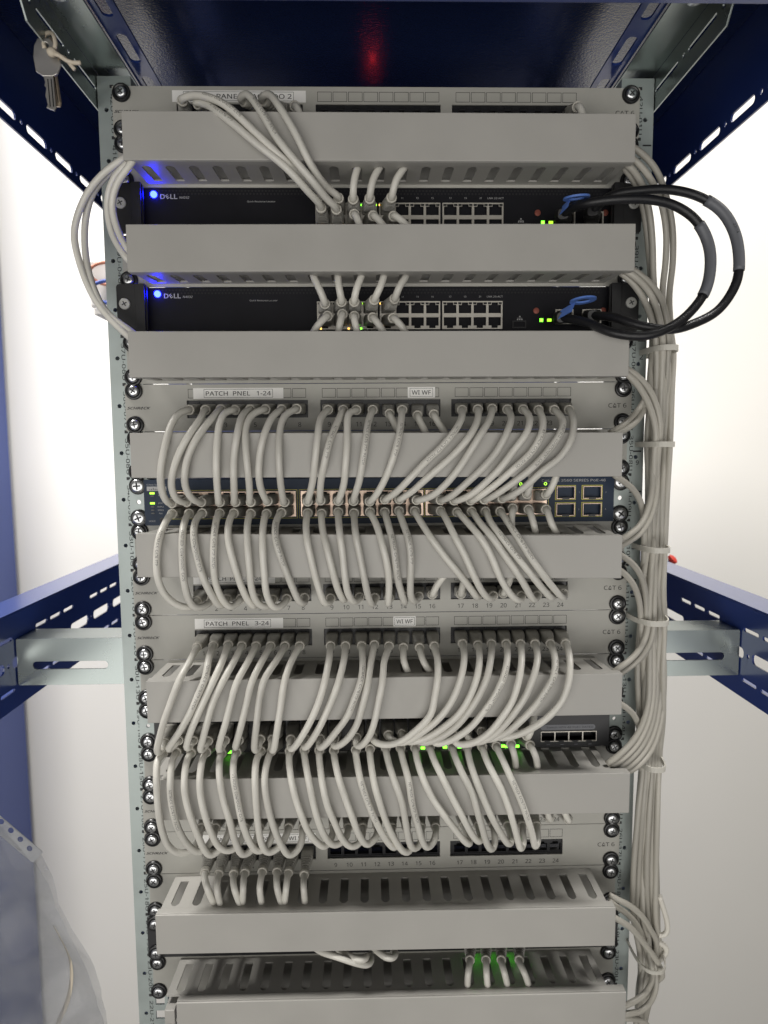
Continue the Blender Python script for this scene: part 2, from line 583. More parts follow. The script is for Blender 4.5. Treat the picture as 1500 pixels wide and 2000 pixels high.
# post bases keep the cabinet standing, far below the frame
for sx in (-1, 1):
    for y in (-240, 670):
        a, b = sorted((sx * 364, sx * 398))
        if y > 0:
            G().box(a, b, y, y + 32, -1900, -582).build('corner_post', 'navy', rack)
            G().box(a, b, y, y + 32, -485, -10).build('corner_post', 'navy', rack)
ps = thing('power_strip', 'dark power strip behind the topmost panel whose red lamp mirrors in the roof', 'power strip', (0, 320, -44))
G().box(-230, 230, 296, 340, -44, -24).build('housing', 'black', ps, bevel=1.5)
G().lathe((-2, 308, -23.8), (0, -0.3, 1), [(0, 4), (3, 4), (5, 3)]).build('pilot_lamp', 'led_red', ps, smooth='auto')

# ------------------------------------------------------------------ screws
def screw(parent, x, y, z, big=False, washer=True, kind='steel'):
    rot = random.uniform(0, 1.5)
    rs = (6.2 if big else 4.9) + random.uniform(-.15, .15)
    if washer:
        wsh = G().lathe((x, y, z), (0, -1, 0), [(0, 8.2), (1.2, 8.3), (2.2, 7.6), (2.4, 6.6), (1.6, rs + .5), (1.5, rs + .3)]).build('cup_washer', 'washer', parent, smooth='auto')
    h0 = 1.2
    g = G().lathe((x, y - h0, z), (0, -1, 0), [(0, rs), (1.6, rs), (2.5, rs * .86), (2.9, rs * .62)], 24)
    sc = g.build('screw', kind, parent, smooth='auto')
    g = G()
    c, s_ = math.cos(rot), math.sin(rot)
    L, W, yy = rs * .56, rs * .12, y - h0 - 2.95
    for (a, b) in ((c, s_), (-s_, c)):
        v = []
        for i, j in ((-L, -W), (L, -W), (L, W), (-L, W)):
            v.append((x + i * a - j * b, yy - 0.03 * (a == c), z + i * b + j * a))
        g.add(v, [(0, 1, 2, 3)])
    g.build('cross_recess', 'ink', sc)

# ------------------------------------------------------------------ patch panels
PX = [-175.5 + 14.05 * i for i in range(8)] + [-49 + 14.05 * i for i in range(8)] + [77.5 + 14.05 * i for i in range(8)]
STRIPS = ((-183.4, -69.0), (-57.2, 57.2), (67.6, 182.8))
def patch_panel(r, label, strip=None, extra=None, brand='SCHRACK'):
    z0 = zt(r)
    t = thing('patch_bay', label, 'patch panel', (0, 0, z0 - 44.2), 'grey patch panels')
    loops = [rr(-241.2, 241.2, z0 - 44.2, z0 - 0.25, 1.0)]
    for a, b in STRIPS:
        loops.append(rr(a, b, z0 - 32.0, z0 - 15.4))
    g = plate(G(), loops, 1.6, lambda a, b, c: (a, -c, b))
    g.build('front_plate', 'panel', t, bevel=0.25)
    for i, (a, b) in enumerate(STRIPS):
        lp = [rr(a - 1, b + 1, z0 - 33, z0 - 14.4)]
        for x in PX[i * 8:i * 8 + 8]:
            lp.append([(x - 5.6, z0 - 29.0), (x + 5.6, z0 - 29.0), (x + 5.6, z0 - 21.2), (x + 3.0, z0 - 21.2), (x + 3.0, z0 - 19.4), (x - 3.0, z0 - 19.4), (x - 3.0, z0 - 21.2), (x - 5.6, z0 - 21.2)])
        g = plate(G(), lp, 5, lambda a_, b_, c_: (a_, 6 - c_, b_))
        g.box(a - 1, b + 1, 18, 20, z0 - 33, z0 - 14.4)
        for x in PX[i * 8:i * 8 + 8]:
            g.box(x - 3.2, x + 3.2, -0.4, 1.0, z0 - 18.2, z0 - 16.4)
            g.box(x - 6.4, x + 6.4, 0.2, 1.0, z0 - 31.4, z0 - 30.0)
        g.build('port_block', 'jack', t)
        g = G()
        for x in PX[i * 8:i * 8 + 8]:
            frame(g, x - 6.5, x + 6.5, -1.6, z0 - 13.3, z0 - 4.6, 0.42)
        g.build('label_frames', 'greyink', t)
    for k in range(3):
        g = G()
        for i in range(k * 8, k * 8 + 8):
            text(g, str(i + 1), PX[i], -1.72, z0 - 38.6, 5.1, bold=0.025)
        g.build('port_numbers', 'greyink', t)
    g = text(G(), brand, -228.6, -1.72, z0 - 22.3, 2.7, bold=0.09, shear=0.35, fit=22.5)
    g.build('brand_lettering', 'ink', t)
    g = text(G(), 'CAT 6', 227.5, -1.72, z0 - 22.3, 5.0, bold=0.03, fit=17.5)
    g.build('grade_lettering', 'greyink', t)
    for (x0, x1, s, fx0, fx1) in strip or []:
        st = G().box(x0, x1, -1.9, -1.62, z0 - 14.0, z0 - 3.9).build('label_strip', 'sticker', t)
        if s:
            g = G()
            frame(g, fx0, fx1, -1.92, z0 - 13.0, z0 - 5.0, 0.3)
            text(g, s, (fx0 + fx1) / 2, -2.02, z0 - 9.0, 4.8, bold=0.035, fit=(fx1 - fx0) - 3.6)
            g.build('label_lettering', 'ink', st)
    for x in (-232.5, 232.5):
        for dz in (6.35, 38.1):
            screw(t, x, -1.7, z0 - dz)
    return t
patch_panel(1, 'topmost grey patch panel with the label RACK DO 2, above all the ducts', [(-187, -66, 'PATCH  PANEL  RACK  DO 2', -177, -77)])
patch_panel(7, 'grey patch panel labelled PATCH PNEL 1-24 with the blue switch under it', [(-177, -92, 'PATCH  PNEL   1-24', -167, -102), (26, 52, 'WI WF', 28, 50)])
patch_panel(11, 'grey patch panel labelled PATCH PNEL 2-24, its top edge hidden by a duct', [(-183, -104, 'PATCH  PNEL   2-24', -171, -115)])
patch_panel(12, 'grey patch panel labelled PATCH PNEL 3-24 with cables fanning down from every group', [(-183, -97, 'PATCH  PNEL   3-24', -174, -109), (11, 33, 'WI WF', 12.2, 32)])
patch_panel(16, 'grey patch panel almost wholly hidden behind the seventh duct and looping cables')
patch_panel(17, 'grey patch panel with two empty port groups and ridged plugs at its left', [(-183, -104, 'PATCH  PNEL   4-24', -171, -115), (-104, -69, 'WI WF', -98, -76)])

# ------------------------------------------------------------------ cable ducts
def duct(r, label, xl, xr, dl, dr, bx=(-211, 211), mount=238):
    z0 = zt(r)
    zc = z0 - U / 2
    sh = lambda x: (dl + dr) / 2 + (dr - dl) / 430 * x
    t = thing('cable_duct', label, 'cable duct', (0, 0, z0 - 44.2), 'grey slotted cable ducts')
    hw = mount
    plate(G(), [rr(-hw, hw, z0 - 44.1, z0 - 0.35, 1.0)], 1.6, lambda a, b, c: (a, -c, b)).build('mounting_plate', 'panel', t, bevel=0.25)
    x0, x1 = bx
    n = 21
    loops = [rr(x0, x1, -50.3, -1.8)]
    for i in range(n):
        x = -199.5 + 20 * i + (x0 + x1) / 2
        loops.append([(x - 4, -10), (x + 4, -10), (x + 4, -43.5), (x + 1.6, -47), (x - 1.6, -47), (x - 4, -43.5)])
    g = G()
    plate(g, loops, 1.6, lambda a, b, c: (a, b, zc + sh(a) * min(1, -b / 50) + 19.0 - c))
    plate(g, loops, 1.6, lambda a, b, c: (a, b, zc + sh(a) * min(1, -b / 50) - 19.0 + c))
    g.box(x0, x1, -3.2, -1.75, zc - 17.2, zc + 17.2)
    g.build('trunking', 'duct', t)
    g = G()
    h = 19.4
    g.box(xl, xr, -60.2, -58.4, zc - h, zc + h, sh)
    g.box(xl, xr, -58.2, -50.5, zc + h - 1.7, zc + h, sh)
    g.box(xl, xr, -58.2, -50.5, zc - h, zc - h + 1.7, sh)
    g.build('duct_cover', 'duct', t, bevel=0.6)
    for x in (-232.5, 232.5):
        for dz in (6.35, 38.1):
            screw(t, x, -1.7, z0 - dz)
    return t
duct(2, 'topmost grey cable duct, slanting cables crossing its cover', -213.3, 215.5, -2.3, -3.2)
duct(4, 'grey cable duct between the two black switches with blue lights', -213.6, 217.7, -3.9, -3.3)
duct(6, 'grey cable duct directly above the panel labelled PATCH PNEL 1-24', -215.7, 214.9, -2.7, -3.6)
duct(8, 'grey cable duct crossed by cables between PATCH PNEL 1-24 and the blue switch', -217.7, 211.5, 0.2, -2.0)
duct(10, 'grey cable duct right below the blue switch', -216.1, 213.5, 1.6, -4.2)
duct(13, 'grey cable duct right below the panel labelled PATCH PNEL 3-24', -212.6, 216.9, 1.9, 2.9)
duct(15, 'grey cable duct below the black 48-port switch, its cover shifted to the right', -203.5, 226.5, -1.1, -2.5)
duct(18, 'grey cable duct under the panel with two empty port groups', -213.2, 216.7, 1.2, -0.7)
d9 = duct(20, 'lowest grey cable duct, cut off by the bottom of the photo', -197.0, 229.0, 2.0, 2.0, bx=(-209, 213))
g = G().box(-209, -199.5, -58, -40, zt(20) - 24, zt(20) - 10)
g.build('end_clip', 'duct', d9, bevel=0.6)

# ------------------------------------------------------------------ switches
def face(g, x0, x1, z0, z1, holes, yf, t=2.0):
    return plate(g, [rr(x0, x1, z0, z1, 0.8)] + holes, t, lambda a, b, c: (a, yf + t - c, b))
def rj_hole(x, z, low, w=5.9, h=5.0):
    """RJ45 opening with its latch notch up (upper row) or down (lower row)."""
    k = -1 if low else 1
    P = [(x - w, z - k * h), (x + w, z - k * h), (x + w, z + k * (h - 2.2)), (x + 3, z + k * (h - 2.2)), (x + 3, z + k * h), (x - 3, z + k * h), (x - 3, z + k * (h - 2.2)), (x - w, z + k * (h - 2.2))]
    return P
def led(parent, m, x, y, z, w=1.2, h=0.9):
    G().box(x - w, x + w, y - 0.5, y, z - h, z + h).build('indicator_light', m, parent)

DX = [-51.5 + 14.05 * i + (i // 4) * 2.6 for i in range(12)]
def black_switch(r, label, lit):
    z0 = zt(r)
    t = thing('network_switch', label, 'network switch', (0, 0, z0 - 44), 'black switches with blue lights')
    G().box(-213, 213, 0.5, 430, z0 - 43.6, z0 - 0.8).build('chassis', 'steelblack', t)
    yf = -3.0
    blocks = []
    for k in range(3):
        blocks.append((DX[4 * k] - 7.4, DX[4 * k + 3] + 7.4))
    holes = [rr(a, b, z0 - 39.2, z0 - 13.4) for a, b in blocks]
    sfp = [(165.5, 182.5), (191, 209)]
    for a, b in sfp:
        holes.append(rr(a, b, z0 - 35.0, z0 - 21.5))
    f_ = face(G(), -220, 220, z0 - 43.8, z0 - 0.6, holes, yf)
    fp = f_.build('faceplate', 'steelblack', t, bevel=0.2)
    for k, (a, b) in enumerate(blocks):
        lp = [rr(a + .1, b - .1, z0 - 39.1, z0 - 13.5)]
        for i in range(4):
            x = DX[4 * k + i]
            lp.append(rj_hole(x, z0 - 19.6, False))
            lp.append(rj_hole(x, z0 - 33.2, True))
        g = plate(G(), lp, 1.6, lambda p, q, c: (p, yf + 1.4 - c, q))
        pb = g.build('port_block', 'shield', t)
        g = G().box(a, b, 8, 9, z0 - 39, z0 - 13.5)
        for i in range(5):
            x = a + (b - a) * i / 4
            g.box(max(a, x - .5), min(b, x + .5), -1.2, 8, z0 - 39, z0 - 13.5)
        g.box(a, b, -1.2, 7.8, z0 - 27.2, z0 - 25.6)
        g.build('port_cavity', 'jack', pb)
        g = G()
        for i in range(4):
            x = DX[4 * k + i]
            for s_ in (-1, 1):
                g.box(x + s_ * 5.0 - 1.5, x + s_ * 5.0 + 1.5, yf - .45, yf - .22, z0 - 16.4, z0 - 14.6)
        g.build('port_windows', 'hole', pb)
    for a, b in sfp:
        g = plate(G(), [rr(a, b, z0 - 35.0, z0 - 21.5), rr(a + 1.2, b - 1.2, z0 - 33.6, z0 - 22.8)], 4, lambda p, q, c: (p, yf + 2.5 - c, q))
        g.box(a, b, 6, 7, z0 - 35, z0 - 21.5)
        g.build('module_cage', 'shield', t)
    # ears with their handles
    for sgn in (-1, 1):
        x0, x1 = sorted((sgn * 241, sgn * 213.4))
        ear = plate(G(), [rr(x0, x1, z0 - 43.6, z0 + 0.5, 3)], 3, lambda p, q, c: (p, -10 - c, q))
        a, b = sorted((sgn * 214.5, sgn * 223))
        ear.box(a, b, -16.5, -13.1, z0 - 43.4, z0)
        ear = ear.build('ear', 'black', t, bevel=0.8)
        g = G().lathe((sgn * 233.5, -13, z0 - 17.5), (0, -1, 0), [(0, 5.0), (1.4, 5.0), (2.0, 4.3)])
        s_ = g.build('screw', 'screwwhite', t, smooth='auto')
        g = G()
        for a in (0.5, 2.07):
            c, d = math.cos(a), math.sin(a)
            v = [(sgn * 233.5 + i * c - j * d, -15.06 - 0.02 * (a > 1), z0 - 17.5 + i * d + j * c) for i, j in ((-2.5, -.5), (2.5, -.5), (2.5, .5), (-2.5, .5))]
            g.add(v, [(0, 1, 2, 3)])
        g.build('cross_recess', 'greyink', s_)
    # perforated top edge
    g = G()
    for i in range(132):
        for j in range(2):
            x = -208 + i * 3.15 + j * 1.57
            g.cyl((x, yf - 0.02, z0 - 3.0 - j * 2.7), (0, -1, 0), 0.95, 0.95, 0.05, 6)
    g.build('vent_holes', 'hole', fp)
    # lettering
    g = G()
    text(g, 'D', -198.6, yf - .1, z0 - 8.2, 4.8, bold=0.12, wide=1.25)
    text(g, 'E', -194.2, yf - .1, z0 - 8.2, 4.2, bold=0.12, wide=1.1, rot=32)
    text(g, 'LL', -188.4, yf - .1, z0 - 8.2, 4.8, bold=0.12, wide=1.2)
    text(g, 'N4032', -178.8, yf - .1, z0 - 9.0, 2.4, shear=0.2, wide=1.1)
    text(g, 'Quick Resource Locator', -108.5, yf - .1, z0 - 12.6, 1.6, fit=26)
    for i, s in ((5, '11'), (6, '13'), (7, '15'), (8, '17'), (9, '19'), (10, '21')):
        text(g, s, DX[i], yf - .1, z0 - 9.4, 1.9)
    text(g, 'LNK 23 ACT', DX[11], yf - .1, z0 - 9.4, 1.9, fit=15)
    g.build('lettering', 'whiteink', fp)
    g = G()
    for dx, dz in ((0, 1.6), (-2, -1), (0, -1), (2, -1)):
        g.box(132 + dx - .6, 132 + dx + .6, yf - .15, yf - .05, z0 - 29.5 + dz - .6, z0 - 29.5 + dz + .6)
    g.box(129.7, 134.3, yf - .12, yf - .05, z0 - 29.4, z0 - 29.1)
    g.build('port_symbol', 'whiteink', fp)
    g = plate(G(), [rr(125, 138, z0 - 38.4, z0 - 31.6), rr(126, 137, z0 - 37.4, z0 - 32.6)], 1, lambda p, q, c: (p, yf - c - .05, q))
    g.build('usb_socket', 'jack', t)
    for x in (147.5, 214):
        G().lathe((x - (3 if x > 200 else 0), yf, z0 - 22.5), (0, -1, 0), [(0, 2.9), (.8, 2.7), (1, 2)]).build('screw', 'redscrew', t, smooth='auto')
    G().lathe((-206.5, yf, z0 - 6.4), (0, -1, 0), [(0, 3.0), (1.0, 3.0), (1.9, 2.0)]).build('power_light', 'led_blue', t, smooth='auto')
    G().box(-213.2, -211.6, -9, yf - 0.2, z0 - 12, z0 - 3).build('power_light', 'led_blue', t) if False else None
    led(t, 'led_green', 152.5, yf, z0 - 31.2, 1.5, 1.5)
    led(t, 'led_lime', 160, yf, z0 - 31.2, 2.0, 1.3)
    for x, z, m in lit:
        led(t, m, x, yf + 0.1, z0 - z, 0.9, 0.8)
    return t
L1 = [(DX[2] + 6.4, 15.5, 'led_green'), (DX[3] + 6.4, 15.5, 'led_lime'), (DX[4] - 6.6, 15.5, 'led_amber'), (DX[0] - 1, 38.0, 'led_amber'), (DX[2] - 6, 38.0, 'led_amber')]
L2 = [(DX[2] + 5.6, 15.5, 'led_green'), (DX[3] - 6.2, 15.5, 'led_lime'), (DX[4] - 6.6, 15.5, 'led_amber'), (DX[0] - 4, 38.4, 'led_amber'), (DX[2] - 6, 38.4, 'led_amber'), (DX[2] + 5.6, 38.4, 'led_green'), (DX[4] - 5.8, 38.4, 'led_amber')]
black_switch(3, 'upper of the two black switches with a blue light, under the topmost duct', L1)
black_switch(5, 'lower of the two black switches with a blue light, above the PATCH PNEL 1-24 panel', L2)

# blue 48-port switch
CX = [-192 + 14.6 * i for i in range(8)] + [-69.5 + 14.6 * i for i in range(8)] + [50.5 + 14.6 * i for i in range(8)]
z0 = zt(9)
t = thing('network_switch', 'dark blue-grey 48-port switch lettered Catalyst 3560 with yellow outlined module slots', 'network switch', (0, 0, z0 - 44))
yf = -4.0
G().box(-222, 222, 0.5, 300, z0 - 43.6, z0 - 0.8).build('chassis', 'teal', t)
blocks = [(CX[8 * k] - 7.8, CX[8 * k + 7] + 7.8) for k in range(3)]
holes = [rr(a, b, z0 - 37.6, z0 - 13.0) for a, b in blocks]
sf = [(169.5, 187), (195.2, 213)]
for a, b in sf:
    holes.append(rr(a, b, z0 - 22.5, z0 - 10.8))
    holes.append(rr(a, b, z0 - 39.0, z0 - 27.3))
fp = face(G(), -226.5, 225.5, z0 - 45.0, z0 - 1.2, holes, yf, 3.0).build('faceplate', 'teal', t, bevel=0.6)
for k, (a, b) in enumerate(blocks):
    lp = [rr(a + .1, b - .1, z0 - 37.5, z0 - 13.1)]
    for i in range(8):
        x = CX[8 * k + i]
        lp += [rj_hole(x, z0 - 19.2, False, 5.6, 5.0), rj_hole(x, z0 - 31.6, True, 5.6, 5.0)]
    pb = plate(G(), lp, 1.5, lambda p, q, c: (p, yf + 2.0 - c, q)).build('port_block', 'copper', t)
    g = G().box(a, b, 9, 10, z0 - 37.5, z0 - 13)
    for i in range(9):
        x = a + (b - a) * i / 8
        g.box(max(a, x - .4), min(b, x + .4), -1.5, 9, z0 - 37.5, z0 - 13)
    g.box(a, b, -1.5, 8.8, z0 - 26, z0 - 24.8)
    g.build('port_cavity', 'jack', pb)
    frame(G(), a - 1.6, b + 1.6, yf, z0 - 39.2, z0 - 11.4, 0.55).build('port_outline', 'yellow', fp)
for a, b in sf:
    for zz in (z0 - 10.8, z0 - 27.3):
        fr_ = frame(G(), a - 1.3, b + 1.3, yf, zz - 13.0, zz + 1.3, 0.8).build('module_outline', 'yellow', fp)
        g = plate(G(), [rr(a, b, zz - 11.7, zz), rr(a + .35, b - .35, zz - 11.35, zz - .35)], 3, lambda p, q, c: (p, yf + 1.5 - c, q))
        cg = g.build('module_cage', 'copper', t)
        g = G().box(a, b, 4, 5, zz - 11.7, zz)
        g.box((a + b) / 2 - 3.4, (a + b) / 2 + 3.4, yf - 1.9, yf - .1, zz - 12.6, zz - 10.6)
        g.build('module_cavity', 'jack', cg)
g = G()
text(g, 'Catalyst 3560 SERIES PoE-48', 186, yf - .1, z0 - 5.2, 2.9, fit=62)
g.build('model_lettering', 'whiteink', fp)
g = G()
text(g, 'Cisco Systems', -214.5, yf - .1, z0 - 6.0, 1.7, fit=18)
for i, (s, dz) in enumerate((('SYST', 13.4), ('RPS', 16.0), ('STAT', 23.6), ('DUPLX', 27.0), ('SPEED', 30.3), ('PoE', 33.4))):
    text(g, s, -211.0, yf - .1, z0 - dz, 1.7)
text(g, 'MODE', -219.5, yf - .1, z0 - 40.8, 1.9)
g.build('status_lettering', 'whiteink', fp)
g = G()
for x in (191.5, 217.5):
    for dz in (16.5, 33):
        text(g, '%d' % (1 + (x > 200) * 2 + (dz > 20)), x, yf - .1, z0 - dz, 1.7)
g.build('module_numbers', 'whiteink', fp)
g = G().box(-223.5, -205, yf - .15, yf - .05, z0 - 11.8, z0 - 7.6)
lg = g.build('logo_plate', 'whiteink', fp)
g = G()
for i, h in enumerate((.8, 1.3, 2.4, 1.3, .8, 1.3, 2.4, 1.3, .8)):
    g.box(-221 + i * 1.7, -220.4 + i * 1.7, yf - .24, yf - .18, z0 - 11.0, z0 - 11.0 + h)
g.build('logo_bars', 'greyink', lg)
G().lathe((-210, yf, z0 - 40.0), (0, -1, 0), [(0, 2.6), (.6, 2.4), (.9, 1.8)]).build('mode_button', 'greyink', t, smooth='auto')
for dz, m in ((14.0, 'led_lime'), (16.6, 'led_off'), (23.6, 'led_lime'), (27, 'led_off'), (30.2, 'led_off'), (33.2, 'led_off')):
    led(t, m, -218.6, yf, z0 - dz, 2.2 if 'lime' in m else 1.6, 0.95 if 'lime' in m else .6)
for x in (134.6, 144, 158.6, 164.5):
    g = plate(G(), [[(x + 1.6 * math.cos(k * .785), z0 - 8 + 1.6 * math.sin(k * .785)) for k in range(8)], [(x + .9 * math.cos(k * .785), z0 - 8 + .9 * math.sin(k * .785)) for k in range(8)]], .3, lambda p, q, c: (p, yf - c - .05, q))
    g.build('indicator_light', 'led_lime', t)
for sgn in (-1, 1):
    x0, x1 = sorted((sgn * 241, sgn * 222))
    plate(G(), [rr(x0, x1, z0 - 44, z0 - 0.6, 1), [(sgn * 232.5 + 2.2 * math.cos(k * .6283), z0 - 22.5 + 2.2 * math.sin(k * .6283)) for k in range(10)]], 1.6, lambda p, q, c: (p, -c, q)).build('ear', 'zincrail', t)
    for dz in (7, 37.8):
        screw(t, sgn * 232.5, -1.7, z0 - dz, big=True)

# black 48-port switch
HXg = [-204.5, -114, -23.5, 67]
HX = [HXg[i // 6] + 13.6 * (i % 6) for i in range(24)]
z0 = zt(14)
t = thing('network_switch', 'black 48-port switch behind a fan of cables with four empty module slots', 'network switch', (0, 0, z0 - 44))
yf = -17.0
G().box(-219, 219, 0.5, 330, z0 - 43.6, z0 - 0.8).build('chassis', 'charcoal', t)
blocks = [(HX[6 * k] - 7.2, HX[6 * k + 5] + 7.2) for k in range(4)]
holes = [rr(a, b, z0 - 36.6, z0 - 11.6) for a, b in blocks] + [rr(154.5, 209.5, z0 - 38.2, z0 - 28.0)]
g = face(G(), -221.5, 222, z0 - 43.8, z0 - 0.6, holes, yf, 2.0)
for sgn in (-1, 1):
    a, b = sorted((sgn * 221.4, sgn * 219))
    g.box(a, b, yf + 2.1, 0.3, z0 - 43.6, z0 - .8)
g.box(-219, 219, yf + 2.1, 0.3, z0 - 43.6, z0 - 42)
g.box(-219, 219, yf + 2.1, 0.3, z0 - 2.4, z0 - .8)
fp = g.build('faceplate', 'charcoal', t, bevel=0.4)
for k, (a, b) in enumerate(blocks):
    lp = [rr(a + .1, b - .1, z0 - 36.5, z0 - 11.7)]
    for i in range(6):
        x = HX[6 * k + i]
        lp += [rj_hole(x, z0 - 18, False), rj_hole(x, z0 - 30.6, True)]
    pb = plate(G(), lp, 1.2, lambda p, q, c: (p, yf + 1.6 - c, q)).build('port_block', 'jack', t)
    g = G().box(a, b, -5, -4, z0 - 36.5, z0 - 12)
    for i in range(1, 6):
        x = (HX[6 * k + i - 1] + HX[6 * k + i]) / 2
        g.box(x - .25, x + .25, yf - .1, -5, z0 - 36.5, z0 - 12)
    g.build('port_dividers', 'greysleeve', pb)
g = plate(G(), [rr(154.5, 209.5, z0 - 38.2, z0 - 28.0)] + [rr(155 + 13.7 * i, 167.8 + 13.7 * i, z0 - 37.6, z0 - 28.6) for i in range(4)], 2, lambda p, q, c: (p, yf + 1.2 - c, q))
cg = g.build('module_cage', 'shield', t)
g = G().box(154.5, 209.5, -6, -5, z0 - 38.2, z0 - 28)
for i in range(4):
    g.box(158 + 13.7 * i, 163.5 + 13.7 * i, yf - 1.2, yf - .9, z0 - 38.6, z0 - 37.0)
g.build('module_cavity', 'jack', cg)
g = plate(G(), [rr(154, 208, z0 - 26.4, z0 - 21.2, 2.5)], .3, lambda p, q, c: (p, yf - c - .05, q))
lp_ = g.build('name_strip', 'greysleeve', fp)
text(G(), 'Switch HPN 48 PoE+ DATED', 183, yf - .45, z0 - 23.8, 2.2, fit=46).build('name_lettering', 'ink', lp_)
for i in range(4):
    led(t, 'greysleeve', 162 + 13.7 * i, yf, z0 - 41.2, 1.6, .35)
for x, z in [(-149.8, -621.1), (60.2, -619.8), (74.7, -619.8), (117.0, -619.7), (121.0, -620.0), (131.1, -620.0), (38.6, -620.2)]:
    G().box(x - 1.9, x + 1.9, yf - 1.6, yf, z - 1.1, z + 1.1).build('indicator_light', 'led_green', t)
for sgn in (-1, 1):
    x0, x1 = sorted((sgn * 241, sgn * 222.4))
    plate(G(), [rr(x0, x1, z0 - 44, z0 - 0.6, 1), [(sgn * 232.5 + 1.9 * math.cos(k * .6283), z0 - 22.5 + 1.9 * math.sin(k * .6283)) for k in range(10)]], 1.6, lambda p, q, c: (p, -c, q)).build('ear', 'zincrail', t)
    for dz in (6.35, 38.1):
        screw(t, sgn * 232.5, -1.7, z0 - dz)

# hidden switch in row 19 whose green lights glow onto the lowest duct
z0 = zt(19)
t = thing('network_switch', 'black switch hidden behind the eighth duct, its green lights glowing on the lowest duct', 'network switch', (0, 0, z0 - 44))
G().box(-219, 219, -2, 330, z0 - 43.6, z0 - 0.8).build('chassis', 'charcoal', t)
fp = G().box(-241, 241, -4.2, -2.1, z0 - 44, z0 - .6).build('faceplate', 'charcoal', t, bevel=.4)
for x in (94, 106, 118, 131):
    led(t, 'led_glow', x, -4.3, z0 - 38.5, 2.0, 1.5)
for sgn in (-1, 1):
    for dz in (6.35, 38.1):
        screw(t, sgn * 232.5, -4.3, z0 - dz)

# ------------------------------------------------------------------ cables
GROUPS=['cables below the first black switch', 'cables below the second black switch', 'cables between the ducts and the first black switch', 'cables between the ducts and the second black switch', 'cables from the top panel into the top duct', 'cables from the top panel to the first black switch', 'cables leaving the right end of the eighth duct', 'cables leaving the right end of the fifth duct', 'cables leaving the right end of the fourth duct', 'cables leaving the right end of the ninth duct', 'cables leaving the right end of the second duct', 'cables leaving the right end of the seventh duct', 'cables leaving the right end of the sixth duct', 'cables leaving the right end of the third duct', 'cables leaving the right end of the topmost duct', 'cables looping around the left rail', 'cables of the tied vertical bundle', 'cables rising from the half-hidden panel into the duct', 'cables rising from the second numbered panel into the duct', 'cables sagging below the eighth duct', 'loose ends beside the bundle', 'patch cables from the blue switch to the second numbered panel', 'patch cables from the first numbered panel to the blue switch', 'patch cables from the third numbered panel to the black switch', 'patch cables looping from the black switch to the half-hidden panel', 'ridged cables dropping into the lowest duct', 'ridged cables from the fifth panel into the duct below', 'short cables from the black switch into the duct below', 'short cables from the blue switch into the duct below', 'short cables from the duct down to the black switch', 'short cables from the duct down to the blue switch', 'short cables from the first numbered panel into the duct', 'short cables from the third numbered panel into the duct']
